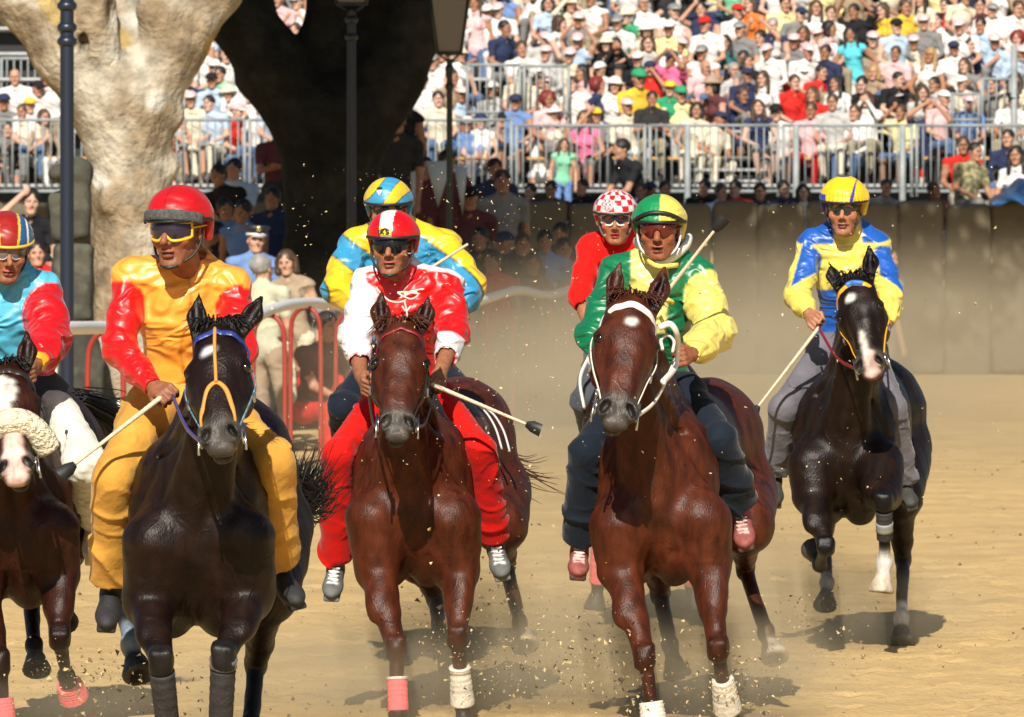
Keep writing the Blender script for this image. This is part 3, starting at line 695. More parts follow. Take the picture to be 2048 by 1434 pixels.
# ------------------------------------------------------------------ ground
def gnd():
    x = np.concatenate([-np.geomspace(70, 5.2, 22)[:-1], np.arange(-5.2, 5.21, .055), np.geomspace(5.2, 70, 22)[1:]])
    y = np.concatenate([np.linspace(-25, 20, 20)[:-1], np.arange(20, 44, .06), np.arange(44, 75, .14), np.arange(75, 112, .6), np.geomspace(112, 600, 16)])
    X, Y = np.meshgrid(x, y); p = np.stack([X, Y, 0*X], -1)
    tb = np.random.default_rng(9).random((512, 512)).astype(np.float32)
    def vn(f, a):
        u = X*f+a*17.3+900; w = Y*f+a*5.7+900; i = np.floor(u).astype(int); j = np.floor(w).astype(int); u = u-i; w = w-j; u = u*u*(3-2*u); w = w*w*(3-2*w)
        g = lambda a, b: tb[(i+a) % 512, (j+b) % 512]
        return (g(0, 0)*(1-u)+g(1, 0)*u)*(1-w)+(g(0, 1)*(1-u)+g(1, 1)*u)*w-.5
    d = .03*vn(.45, 1)+.008*vn(1.6, 2)+.007*vn(4.1, 3)+.010*vn(8.7, 4)+.014*vn(17, 6)+.012*np.clip(vn(13, 5)*3, 0, 1)
    rng = np.random.default_rng(3); fade = np.clip((110-Y)/40, 0, 1)*np.clip((Y+10)/25, 0, 1)
    for _ in range(800):                                     # hoof prints
        cx, cy = rng.uniform(-4.6, 4.6), rng.uniform(22, 42)
        i0, i1 = np.searchsorted(y, [cy-.25, cy+.25]); j0, j1 = np.searchsorted(x, [cx-.25, cx+.25])
        r = np.hypot(X[i0:i1, j0:j1]-cx, Y[i0:i1, j0:j1]-cy); d[i0:i1, j0:j1] += -.035*np.exp(-(r/.07)**2)+.012*np.exp(-((r-.11)/.04)**2)
    Z = d*fade; R, C_ = X.shape; v = np.stack([X, Y, Z], -1).reshape(-1, 3); i = np.arange(R*C_).reshape(R, C_)
    q = np.stack([i[:-1, :-1], i[:-1, 1:], i[1:, 1:], i[1:, :-1]], -1).reshape(-1, 4)
    m = mat('sand', col=(.52, .365, .168), rough=.95, spec=.15, nscale=1.6, namt=.16, detail=9, bump=.5, bscale=40, bdist=.015)
    o = link('ground', mesh_np('ground', v, q), None, [m]); o['kind'] = 'structure'
gnd()
cl = MB(); rr = random.Random(5)                              # loose clods on the track
for i in range(3200):
    Y = 22+46*rr.random()**1.4; x = rr.uniform(-1, 1)*(Y*.078); r = rr.choice((.005, .006, .008, .013))*rr.uniform(.6, 1.2)
    c = V(x, Y, r*.5); a = rr.random()*6; k = [V(math.cos(a+t)*r, math.sin(a+t)*r*rr.uniform(.6, 1.2), 0) for t in (0, 2.1, 4.2)]
    cl._add([c+k[0], c+k[1], c+k[2], c+V(0, 0, r*.9), c-V(0, 0, r*.7)], [(0, 1, 3), (1, 2, 3), (2, 0, 3), (1, 0, 4), (2, 1, 4), (0, 2, 4)], rr.choice((0, 0, 1)))
o = cl.build('sand_clods', [mat('clod', col=(.40, .30, .16), rough=1), mat('clod_dark', col=(.16, .12, .07), rough=1)]); o['kind'] = 'stuff'
# ------------------------------------------------------------------ padded wall
M_PAD = [mat('padding_%d' % i, col=c, rough=.9, nscale=2.5, namt=.5, ncol=c2, bump=.4, bscale=8, bdist=.05, detail=6) for i, (c, c2) in enumerate((((.112, .094, .062), (.15, .13, .09)), ((.108, .090, .060), (.14, .12, .085)), ((.17, .135, .09), (.21, .17, .115))))]  # pads coloured dark so that the brown also carries the wall's shade
pm = []
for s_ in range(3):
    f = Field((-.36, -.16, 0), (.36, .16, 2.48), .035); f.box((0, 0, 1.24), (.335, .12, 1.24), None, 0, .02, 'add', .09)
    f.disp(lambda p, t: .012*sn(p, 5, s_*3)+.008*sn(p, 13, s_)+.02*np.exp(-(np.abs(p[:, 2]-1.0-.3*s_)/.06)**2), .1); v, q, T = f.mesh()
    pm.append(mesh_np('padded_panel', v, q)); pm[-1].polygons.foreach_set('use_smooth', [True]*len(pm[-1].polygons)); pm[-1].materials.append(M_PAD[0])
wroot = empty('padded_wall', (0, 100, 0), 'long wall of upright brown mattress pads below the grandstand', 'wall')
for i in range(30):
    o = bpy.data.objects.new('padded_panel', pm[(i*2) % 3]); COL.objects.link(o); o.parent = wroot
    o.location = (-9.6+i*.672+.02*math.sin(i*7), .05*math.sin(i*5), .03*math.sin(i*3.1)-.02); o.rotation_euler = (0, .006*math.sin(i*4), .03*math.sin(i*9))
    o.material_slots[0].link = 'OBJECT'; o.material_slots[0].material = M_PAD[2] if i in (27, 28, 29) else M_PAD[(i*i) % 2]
# ------------------------------------------------------------------ grandstand
M_ALU = mat('aluminium', col=(.42, .43, .43), rough=.5, nscale=5, namt=.2); M_DK = mat('dark_frame', col=(.02, .02, .022), rough=.8)
M_WOOD = mat('orange_board', col=(.55, .30, .07), rough=.6, nscale=8, namt=.2)
M_GAL = mat('galvanised', col=(.27, .30, .31), rough=.5, metal=0, nscale=6, namt=.25)
ROWY = lambda r: 107+.8*r
ROWZ = lambda r: 2.74+.42*r
st = empty('grandstand', (0, 107, 0), 'stepped metal grandstand packed with spectators behind the padded wall', 'grandstand')
for r in range(-2, 10):
    fb = MB(); fb.box((0, ROWY(r)-.28, ROWZ(r)-.03), (9.4, .30, .02)); fb.build('footboard', M_ALU, st, False)
    sb = MB(); sb.box((0, ROWY(r)+.08, ROWZ(r)+.42), (9.4, .14, .02)); sb.build('seat_board', M_WOOD if r == 0 else M_ALU, st, False)
    rs = MB(); rs.box((0, ROWY(r)+.26, ROWZ(r)+.12), (9.4, .01, .28)); rs.build('riser', M_DK, st, False)
for i in range(9):
    u = MB(); x = -8.8+2.2*i; u.box((x, 106.5, 1.4), (.03, .03, 1.4)); u.tube([(x, 105.4, 1.2), (x, 113.6, 6.2)], .03, 6); u.build('support_frame', M_GAL, st)
# steps seen below the first row
for i in range(6):
    b = MB(); b.box((P(1455, 0, 106.5)[0], 106.15+.12*i, 2.50+.17*i-.2), (.62, .10, .02)); b.build('stair_tread', M_ALU, st, False)
# ------------------------------------------------------------------ crowd barriers
bal = None
def barrier(x0, x1, Y, z0, z1, label, n=None, slope=0.0):
    root = empty('metal_barrier', ((x0+x1)/2, Y, z0), label, 'barrier', 'metal crowd barriers'); w = x1-x0; h = z1-z0; n = n or max(3, int(w/.125))
    zz = lambda x: slope*(x-(x0+x1)/2)
    for z, nm in ((z1, 'top_rail'), (z0+.08, 'bottom_rail')):
        b = MB(); b.tube([(x0, Y, z+zz(x0)), (x1, Y, z+zz(x1))], .024, 8); b.build(nm, M_GAL, root)
    for x in (x0+.02, x1-.02):
        b = MB(); b.tube([(x, Y+.002, z0+zz(x)), (x, Y+.002, z1+zz(x))], .026, 8); b.build('post', M_GAL, root)
    b = MB(); b.tube([(0, 0, .09), (0, 0, h)], .0115, 6); b.v = [tuple(np.array(p)+ORG[root.name]) for p in b.v]; me = b.build('baluster', M_GAL, root).data
    kid = [c for c in root.children if c.name.startswith('baluster')][0]
    for i in range(1, n):
        x = x0+w*i/n
        if i > 1: kid = bpy.data.objects.new('baluster', me); COL.objects.link(kid); kid.parent = root
        kid.location = (x-(x0+x1)/2, 0, zz(x))
    return root
X_ = lambda px, Y: P(px, 0, Y)[0]
Z_ = lambda py, Y: P(0, py, Y)[2]

FY = 106.0
seg = [(-8.05+2.02*i) for i in range(9)]
nm = ['at the far left', 'second from the left', 'third from the left behind the light tree', 'left of the dark trunk', 'beside the lamp post', 'below the man in the big yellow shirt', 'right of the green capped jockey', 'above the yellow capped jockey', 'at the far right']
for i in range(8):
    Y = FY+.004*(i % 2); barrier(seg[i]+.02, seg[i+1]-.02, Y, Z_(393, Y), Z_(251 if i > 3 else 240, Y), 'grey metal crowd barrier on the wall, panel '+nm[i if i < 4 else i], n=17)
for (a, b_, Y, t, bt, lb) in ((0, 112, 109.4, 117, 200, 'high grey barrier top left behind the spectators'), (932, 1042, 107.5, 130, 235, 'grey barrier high behind the lamp post'), (1046, 1140, 107.52, 132, 235, 'second grey barrier behind the red haired woman'),
        (1903, 1960, 106.6, 188, 250, 'low stair barrier behind the front rail at right'), (1962, 2024, 107.4, 158, 250, 'middle stair barrier at the right end'), (2030, 2100, 108.2, 120, 230, 'highest stair barrier cut by the right edge')):
    barrier(X_(a, Y), X_(b_, Y), Y, Z_(bt, Y), Z_(t, Y), lb, n=max(4, int((b_-a)/13)))
for px, Y, t, lb in ((1375, 105.8, 250, 'thick grey post between two barriers in front of the steps'), (1515, 111, -40, 'tall grey pole among the spectators at the top edge'), (1592, 105.8, 250, 'thick grey post behind the bare legged spectator'), (2028, 106.9, 90, 'tall grey post of the stair railing at right'), (1805, 105.8, 250, 'thick grey post left of the fire extinguisher')):
    b = MB(); b.tube([P(px, t, Y), V(X_(px, Y), Y, 1.6)], .05, 10); o = b.build('metal_post', M_GAL, None, org=V(X_(px, Y), Y, 1.6)); tag(o, lb, 'post')
# fire extinguisher
Y = 106.6; b0 = P(1836, 392, Y); ex = empty('fire_extinguisher', b0, 'red fire extinguisher standing behind the front barrier', 'extinguisher')
mr = mat('extinguisher_red', col=(.6, .02, .015), rough=.3)
b = MB(); b.tube([b0, b0+V(0, 0, .03), b0+V(0, 0, .38), b0+V(0, 0, .45), b0+V(0, 0, .50)], [.085, .10, .10, .07, .035], 16); b.build('cylinder', mr, ex)
b = MB(); b.tube([b0+V(0, 0, .50), b0+V(0, 0, .56)], .03, 8); b.box(b0+V(-.04, 0, .58), (.08, .015, .012)); b.build('valve', M_DK, ex)
b = MB(); b.tube(sweep([b0+V(.03, -.02, .53), b0+V(.12, -.03, .46), b0+V(.13, -.04, .2)], 5), .012, 6); b.build('hose', M_DK, ex)
b = MB(); b.tube([b0+V(0, 0, .14), b0+V(0, 0, .28)], .1015, 16); b.build('label_band', mat('label_w', col=(.6, .55, .5), rough=.6), ex)
# ------------------------------------------------------------------ building behind, top left
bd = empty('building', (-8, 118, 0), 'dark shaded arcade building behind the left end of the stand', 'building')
b = MB(); b.box((-8.5, 118, 6), (6, 1, 6)); b.build('wall', mat('shaded_brick', col=(.03, .022, .018), rough=.9, nscale=3, namt=.4), bd, False)  # brick kept almost black: the facade's shade is put into this colour
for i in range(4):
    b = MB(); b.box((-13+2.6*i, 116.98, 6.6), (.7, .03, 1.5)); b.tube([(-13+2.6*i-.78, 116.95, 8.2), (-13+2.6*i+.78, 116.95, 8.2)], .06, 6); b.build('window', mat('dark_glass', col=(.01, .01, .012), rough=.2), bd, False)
# ------------------------------------------------------------------ plane trees
def tree(name_lbl, Y, limbs, knots, holes, h, colfn, seed, crown, leafcol):
    root = empty('plane_tree', (X_(limbs[0][0][0], Y), Y, 0), name_lbl, 'tree', 'plane trees beside the track'); org = ORG[root.name]
    pts = [P(p[0], p[1], Y+p[2]) for l in limbs for p in l]
    f = Field(*bbox(pts, .75), h)
    for l in limbs:
        for a, b in zip(l[:-1], l[1:]): f.cap(P(a[0], a[1], Y+a[2]), P(b[0], b[1], Y+b[2]), a[3]*.9, b[3]*.9, 0, .13)
    for px, py, dy, r in knots: f.ell(P(px, py, Y+dy), (r*.85, r*.7, r), None, 0, .12)
    for px, py, dy, r in holes: f.ell(P(px, py, Y+dy), (r*.6, r, r*1.7), None, 1, .06, 'sub')
    f.disp(lambda p, t: .010*sn(p, 3.2, seed)+.008*sn(p, 7, seed+1)+.006*sn(p*np.array([1, 1, .45]), 21, seed+2)+.006*np.abs(sn(p, 34, 3)), .12)
    v, q, T = f.mesh(); col = colfn(v, T)
    link('trunk', mesh_np('trunk', v, q, org, relax(v, q, col, 1)), root, [mat('bark', vc=True, rough=.9, spec=.2, nscale=7, namt=.38, detail=10, bump=1.0, bscale=22, bdist=.03)])
    rr = np.random.default_rng(seed); VV = []; QQ = []
    for (cx, cy, cz, rx, ry, rz, n) in crown:
        u = rr.normal(size=(n, 3)); u /= np.linalg.norm(u, axis=1)[:, None]; u *= rr.random(n)[:, None]**.4; c = np.array([cx, cy, cz])+u*[rx, ry, rz]
        a = rr.normal(size=(n, 3)); a /= np.linalg.norm(a, axis=1)[:, None]; b = np.cross(a, rr.normal(size=(n, 3))); b /= np.linalg.norm(b, axis=1)[:, None]; s = rr.uniform(.10, .17, n)[:, None]
        quad = np.stack([c-a*s, c-b*s*.8, c+a*s*1.1, c+b*s*.8], 1); VV.append(quad.reshape(-1, 3))
    VV = np.concatenate(VV); QQ = np.arange(len(VV)).reshape(-1, 4)
    o = link('crown', mesh_np('crown', VV, QQ, org), root, [mat('plane_leaf', col=leafcol, rough=.6, nscale=1, namt=.3)], False); o['kind'] = 'stuff'
def bark1(v, T):
    n = sn(v, 2.3, 1)+.6*sn(v, 6.1, 2)+.35*sn(v, 15, 3); n = n+.3*sn(v, 31, 6); c = np.tile((.35, .30, .225), (len(v), 1)); pit = (sn(v, 19, 8)+.6*sn(v, 41, 5) > .75)
    c[n > .35] = (.45, .41, .33); c[n < -.2] = (.30, .235, .155); c[n < -.7] = (.20, .155, .10); m = (sn(v, 3.7, 9) > .6) & (v[:, 2] > 3.0); c[m] = (.42, .31, .13); c[pit] *= .55; c[T == 1] = (.05, .035, .02)
    m = (sn(v, 5.0, 12) > .72); c[m] = (.55, .53, .47); return c
def shaded_bark(v, T):  # near-black bark: the shade on this trunk is put into its colour
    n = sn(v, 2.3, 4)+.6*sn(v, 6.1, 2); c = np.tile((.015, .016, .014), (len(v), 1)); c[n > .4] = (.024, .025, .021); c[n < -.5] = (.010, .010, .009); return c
tree('pale plane tree with mottled cream bark forking behind the orange jockey', 61,
     [[(262, 990, 0, .62), (262, 900, 0, .48), (262, 620, 0, .40), (262, 400, 0, .375), (255, 270, 0, .40), (240, 190, 0, .44)], [(225, 200, 0, .44), (150, 95, 0, .40), (50, -20, .1, .34), (-60, -160, .3, .3)], [(275, 205, 0, .40), (340, 100, 0, .32), (430, -15, 0, .22), (520, -150, -.2, .19)], [(240, 170, .1, .46), (245, 20, .4, .40), (255, -300, .8, .3)]],
     [(165, 30, -.25, .32), (205, 95, -.35, .16), (190, 60, -.35, .2), (320, 20, -.2, .25), (215, 400, -.33, .09), (345, 230, -.05, .12), (338, 330, -.05, .1), (200, 10, -.4, .18)],
     [(235, 20, -.52, .16), (168, 85, -.42, .07)], .028, bark1, 11, [(-3.5, 64, 11.5, 4.5, 2.5, 2.0, 3000)], (.06, .10, .02))
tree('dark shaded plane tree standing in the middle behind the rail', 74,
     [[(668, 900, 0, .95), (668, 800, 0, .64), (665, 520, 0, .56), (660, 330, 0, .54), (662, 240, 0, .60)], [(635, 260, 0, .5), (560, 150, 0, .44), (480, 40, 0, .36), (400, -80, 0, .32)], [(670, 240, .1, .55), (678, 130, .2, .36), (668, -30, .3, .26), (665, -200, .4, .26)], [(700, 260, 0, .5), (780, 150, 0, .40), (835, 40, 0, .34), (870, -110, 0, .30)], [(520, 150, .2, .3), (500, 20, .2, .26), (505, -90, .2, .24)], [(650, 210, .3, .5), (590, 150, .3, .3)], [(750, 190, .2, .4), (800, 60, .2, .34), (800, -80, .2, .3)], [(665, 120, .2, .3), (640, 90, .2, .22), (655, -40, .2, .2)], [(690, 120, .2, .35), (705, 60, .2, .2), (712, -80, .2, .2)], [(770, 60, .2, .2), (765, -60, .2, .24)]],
     [], [], .04, shaded_bark, 23,
     [(-3.2, 66.8, 8.2, 3.6, 3.8, 3.0, 20000), (-2.9, 70, 11.0, 3.7, 3.8, 2.5, 20000), (-2.9, 78, 9.8, 4.2, 7, 2.3, 26000), (-3.6, 88, 10.4, 4.8, 5.5, 2.3, 26000), (-.3, 89, 10.6, 2.2, 4, 1.9, 8000), (3.5, 90, 10.8, 3.4, 3.5, 1.3, 3500)], (.05, .09, .02))  # unseen leaf masses overhead, shaped and placed to throw the shade
# ------------------------------------------------------------------ lamp posts
M_IRON = mat('navy_iron', col=(.012, .018, .035), rough=.35, spec=.5); M_IRG = mat('green_iron', col=(.008, .02, .018), rough=.4)
def lamp(px, Y, ytop, label, m, rad=.05, lantern=True, r_l=.24):
    x = X_(px, Y); root = empty('street_lamp', (x, Y, 0), label, 'street lamp', 'iron street lamps'); zt = Z_(ytop, Y)
    b = MB(); n = 24; z = np.linspace(.7, zt, 30)
    for i in range(10):
        pass
    rings = [[(x+(rad*(1+.06*(j % 2)))*math.cos(2*math.pi*j/n), Y+(rad*(1+.06*(j % 2)))*math.sin(2*math.pi*j/n), zz) for j in range(n)] for zz in (.6, zt)]; b.grid(rings, close=True); b.build('pole', m, root)
    b = MB(); b.tube([(x, Y, 0), (x, Y, .08), (x, Y, .1), (x, Y, .5), (x, Y, .6), (x, Y, .66)], [rad*2.6, rad*2.6, rad*1.9, rad*1.5, rad*2, rad*1.1], 16); b.build('base', m, root)
    for zz in ((Z_(83, Y), Z_(55, Y), Z_(12, Y)) if not lantern else (zt-.28, zt-.1)):
        c = MB(); c.tube([(x, Y, zz-.04), (x, Y, zz-.015), (x, Y, zz+.015), (x, Y, zz+.04)], [rad*1.05, rad*1.5, rad*1.5, rad*1.05], 16); c.build('collar', m, root)
    if True:
        z0 = zt if lantern else zt+.3; hl = .56; a, bb = r_l*.62, r_l*1.02; L = empty
        fr = MB()
        for i in range(4):
            s1, s2 = ((-1, -1), (1, -1), (1, 1), (-1, 1))[i]; t1, t2 = ((-1, -1), (1, -1), (1, 1), (-1, 1))[(i+1) % 4]
            fr.tube([(x+s1*a, Y+s2*a, z0+.06), (x+s1*bb, Y+s2*bb, z0+.06+hl)], .014, 6); fr.tube([(x+s1*a, Y+s2*a, z0+.06), (x+t1*a, Y+t2*a, z0+.06)], .016, 6); fr.tube([(x+s1*bb, Y+s2*bb, z0+.06+hl), (x+t1*bb, Y+t2*bb, z0+.06+hl)], .018, 6)
            fr.tube([(x, Y, z0-.04), (x+s1*a, Y+s2*a, z0+.06)], .010, 6)
        fr.build('lantern_frame', m, root)
        for i in range(4):
            s1, s2 = ((-1, -1), (1, -1), (1, 1), (-1, 1))[i]; t1, t2 = ((-1, -1), (1, -1), (1, 1), (-1, 1))[(i+1) % 4]; k = .97
            g_ = MB(); g_._add([(x+s1*a*k, Y+s2*a*k, z0+.07), (x+t1*a*k, Y+t2*a*k, z0+.07), (x+t1*bb*k, Y+t2*bb*k, z0+.05+hl), (x+s1*bb*k, Y+s2*bb*k, z0+.05+hl)], [(0, 1, 2, 3)]); g_.build('lantern_pane', mat('frosted_pane', col=(.17, .155, .14), rough=.35), root, False)
        c = MB(); zc = z0+.06+hl; c._add([(x-bb-.03, Y-bb-.03, zc+.01), (x+bb+.03, Y-bb-.03, zc+.01), (x+bb+.03, Y+bb+.03, zc+.01), (x-bb-.03, Y+bb+.03, zc+.01), (x, Y, zc+.28)], [(0, 1, 4), (1, 2, 4), (2, 3, 4), (3, 0, 4), (0, 3, 2, 1)]); c.ball((x, Y, zc+.32), .05); c.build('lantern_roof', m, root, False)
    return root
lamp(134, 55, -60, 'dark navy iron lamp post in front of the pale tree trunk', M_IRON, .052, False)
lamp(899, 71, 118, 'dark lamp post with a frosted lantern beside the stand', M_IRG, .03, True, .19)
lamp(703, 72.4, 20, 'dark lamp post in front of the shaded tree', M_IRON, .045)
# ------------------------------------------------------------------ carved stone pillar on the left
def stonecol(v, T):
    n = sn(v, 4, 1)+.5*sn(v, 11, 2); c = np.tile((.060, .060, .045), (len(v), 1)); c[n > .4] = (.085, .083, .062); c[n < -.5] = (.04, .04, .032); return c
Y = 57; k = Y/F; sp = empty('stone_pillar', (X_(150, Y), Y, 0), 'weathered dark carved stone bollard beside the navy lamp post', 'bollard'); org = ORG[sp.name]
def blk(nm, fn):
    f = Field(P(60, 1020, Y-.5)*[1, 1, 0]+[0, 0, 0], P(280, 290, Y+.6), .022); fn(f); f.disp(lambda p, t: .010*sn(p, 6, 2)+.006*sn(p, 17, 1), .06); v, q, T = f.mesh(); link(nm, mesh_np(nm, v, q, org, stonecol(v, T)), sp, [mat('old_stone', vc=True, rough=.95, nscale=12, namt=.3, bump=.5, bscale=25)])
def top_(f):
    f.box(P(155, 400, Y), (27*k, .16, 80*k), None, 0, .03, 'add', .07); f.ell(P(148, 345, Y), (34*k, .17, 30*k), None, 0, .05); f.ell(P(114, 348, Y-.1), (20*k, .12, 17*k), None, 0, .05); f.cap(P(114, 400, Y), P(120, 470, Y), .07, .07, 0, .06)
def mid_(f): f.box(P(148, 565, Y), (38*k, .17, 78*k), None, 0, .03, 'add', .05); f.cap(P(118, 500, Y), P(122, 640, Y), .055, .06, 0, .04)
def low_(f): f.cap(P(152, 655, Y), P(168, 760, Y), .16, .2, 0, .05); f.cap(P(168, 760, Y), P(180, 940, Y), .22, .34, 0, .05)
blk('carved_top', top_); blk('shaft', mid_); blk('base', low_)
# ------------------------------------------------------------------ white running rail on red hoops
rl = empty('track_rail', (X_(560, 61), 61, 0), 'wavy white running rail on red tubular hoops along the inside of the track', 'rail')
RP = [(-60, 658, 47.5), (60, 657, 49), (140, 656, 50), (210, 655, 52), (330, 652, 54), (480, 640, 58), (530, 624, 59.5), (575, 610, 61), (630, 606, 63), (690, 614, 64.5), (760, 632, 66.5), (860, 632, 68.5), (930, 612, 70), (990, 592, 72), (1040, 581, 74), (1095, 591, 77), (1150, 577, 80), (1220, 572, 84)]
M_RAIL = mat('rail_white', col=(.72, .72, .72), rough=.4); M_RED = mat('red_paint', col=(.30, .03, .02), rough=.5)
b = MB(); rp = sweep([P(*p) for p in RP], 6); b.tube(rp, .048, 12); b.build('rail', M_RAIL, rl)
for px, Y in ((-40, 48), (205, 51.8), (330, 54), (430, 56.5), (535, 59.8), (606, 62), (700, 64.8), (800, 67.3), (1000, 72.2), (1090, 76)):
    a = min(rp, key=lambda p: abs(p[0]-X_(px, Y))+abs(p[1]-Y)*.02); b = MB(); z = a[2]-.05; x, y = a[0], a[1]; w = .135
    b.tube(sweep([(x-w, y+.1, 0), (x-w, y+.1, z-.3), (x-w*.75, y+.08, z-.06), (x, y+.04, z+.01), (x+w*.75, y, z-.06), (x+w, y, z-.3), (x+w, y, 0)], 5), .021, 8); b.build('hoop', M_RED, rl)
# blue tarpaulin at the right edge
tr = MB(); rows = []
for i, u in enumerate(np.linspace(0, 1, 9)):
    rows.append([P(1978+90*t, 405-(45*math.sin(min(1, t*1.3)*1.6))*(u)+6*math.sin(t*9+u*5), 99.2+1.6*u) for t in np.linspace(0, 1.4, 14)])
tr.grid(rows); o = tr.build('blue_tarpaulin', mat('tarp', col=(.05, .20, .48), rough=.35, bump=.5, bscale=4, bdist=.1), None, org=P(2020, 400, 100)); tag(o, 'crumpled blue tarpaulin lying over the wall at the right edge', 'tarpaulin'); sm = o.modifiers.new('t', 'SOLIDIFY'); sm.thickness = .01
# ------------------------------------------------------------------ the seven horses
CH = (lin('#7a3420', .62), lin('#4a1d12', .5), lin('#5a2a1c', .45))
CH = (lin('#74371f', .44), lin('#30130a', .40), lin('#5c2e1c', .40))
BAY = (lin('#4a2618', .42), lin('#22120e', .5), lin('#191312', .7))
DBAY = (lin('#3a2218', .28), lin('#1a1110', .55), lin('#2a2626', .55))
LBAY = (lin('#5c2c18', .30), lin('#331510', .5), lin('#2a1510', .6))
W_ = (.66, .62, .56); PK = (.62, .42, .36)
m_yst = mat('tan_leather', col=lin('#c98a3a'), rough=.6)
m_blu = mat('blue_beads', col=lin('#2b3a86'), rough=.35, nscale=160, namt=.8, spec=.6)
m_cya = mat('blue_white_cord', col=lin('#7fa9bd'), rough=.6, nscale=60, namt=.9, ncol=lin('#26415c'))
m_drk = mat('dark_leather', col=(.025, .016, .012), rough=.4)
m_red = mat('red_leather', col=lin('#7a1020'), rough=.5)
m_wht = mat('white_leather', col=(.72, .69, .62), rough=.55)
m_fle = mat('sheepskin', col=(.72, .64, .46), rough=1, bump=1.0, bscale=55, nscale=30, namt=.3, bdist=.03)
m_pink = mat('pink_bandage', col=lin('#f06a70'), rough=.85, bump=.4, bscale=60, nscale=30, namt=.1)
m_bwht = mat('white_bandage', col=(.7, .66, .56), rough=.9, bump=.4, bscale=60, nscale=20, namt=.2)
m_bblk = mat('black_bandage', col=(.03, .028, .03), rough=.75, bump=.4, bscale=80, nscale=25, namt=.4)
m_gry = mat('grey_tape', col=(.25, .27, .26), rough=.5)
m_slv = mat('glossy_tape', col=(.12, .13, .17), rough=.2)
m_yel = mat('yellow_leather', col=lin('#e8a51c'), rough=.5)
m_bl2 = mat('blue_leather', col=lin('#2f70c8'), rough=.5)
def strap(root, name, m, pts, r=.006, flat=1.6, n=6):
    b = MB(); b.tube(sweep(pts, 5), r, n, flat=flat); return b.build(name, m, root)

# --- horse A: near left, almost black, orange jockey (photo x 430)
h1, g1 = horse('racing_horse', 'near black horse with tan Y-shaped nose strap under the orange and red jockey', 25.2, dict(
    poll=(432, 655, -.30), muz=(438, 898, -.66), C=(398, 1040, .28), B=(425, 1000, .9), R=(462, 950, 1.55),
    fa=[(315, 1085, .02), (300, 1205, .05), (322, 1325, -.28), (338, 1475, -.12), (350, 1545, -.1)],
    fb=[(480, 1075, .02), (497, 1190, .08), (447, 1318, -.22), (440, 1470, -.10), (436, 1545, -.1)],
    ha=[(360, 1060, 1.5), (290, 1120, 1.05), (243, 1190, 1.3), (262, 1290, 1.05), (275, 1335, .98)],
    hb=[(540, 1050, 1.5), (535, 1180, 1.05), (512, 1330, 1.45), (500, 1450, 1.2), (495, 1520, 1.1)],
    tail=[(505, 880, 1.9), (592, 1000, 2.0), (628, 955, 2.15)]),
    DBAY, dict(turn=.10, ear=(.0, .75), face=[(-.022, .14, .030, .027, (.5, .5, .52))], socks={'ha': .5}, sockcol=(.2, .25, .3), palehoof=()),
    tack=bridle(m_blu, m_cya, (m_yst, [(-.06, .53, -.10), (-.055, .47, -.045), (-.045, .40, .006), (-.028, .33, 0), (0, .295, .022), (.028, .33, 0), (.045, .40, .006), (.055, .47, -.045), (.06, .53, -.10)]), bandw=.013))
hd = g1['hd']; strap(h1, 'face_strap', m_yst, [hd.top(0, a, .006) for a in (.03, .1, .17, .24, .30)], .007)
for k_, kk, c0, c1 in (('fa', 0, .050, .046), ('fb', 0, .050, .046)):
    S_, E_, K_, T_, H_ = g1[k_]; wrap(h1, K_*.88+T_*.12, K_*.1+T_*.9, .045, .042, m_bblk)
K_, T_ = g1['fb'][2:4]; wrap(h1, K_*1.02-T_*.02, K_*.9+T_*.1, .049, .048, m_slv, 'glossy_tape', 1)

# --- horse B: chestnut in the middle, red and white jockey (photo x 830)
h2, g2 = horse('racing_horse', 'chestnut horse with pink and white foreleg bandages under the red and white jockey', 29.9, dict(
    poll=(803, 650, -.30), muz=(793, 872, -.66), C=(828, 975, .28), B=(870, 930, .9), R=(918, 890, 1.55),
    fa=[(748, 1040, .02), (752, 1135, .02), (792, 1300, -.22), (797, 1425, -.25), (800, 1480, -.28)],
    fb=[(905, 1040, .04), (915, 1140, .08), (915, 1275, -.10), (925, 1405, .0), (928, 1455, -.02)],
    ha=[(850, 1010, 1.5), (838, 1110, 1.0), (872, 1195, 1.25), (880, 1285, .85), (893, 1310, .8)],
    hb=[(990, 980, 1.5), (1000, 1050, 1.15), (1012, 1130, 1.5), (1040, 1245, 1.2), (1052, 1300, 1.08)],
    tail=[(985, 900, 1.9), (1050, 945, 2.15), (1095, 958, 2.3)]),
    CH, dict(tailn=26, ear=(.12, .25), face=[], palehoof=('hb',)), mane='brown',
    tack=bridle(m_red, m_drk, bandw=.008))
K_, T_ = g2['fa'][2:4]; wrap(h2, K_*.55+T_*.45, T_*.97+K_*.03, .042, .043, m_pink); wrap(h2, K_*.57+T_*.43, K_*.53+T_*.47, .0455, .0445, m_bwht, 'bandage_fringe', 1)
K_, T_ = g2['fb'][2:4]; wrap(h2, K_*.5+T_*.5, T_*1.02-K_*.02, .042, .052, m_bwht); wrap(h2, K_*.55+T_*.45, K_*.49+T_*.51, .0465, .045, m_bwht, 'bandage_fringe', 1)

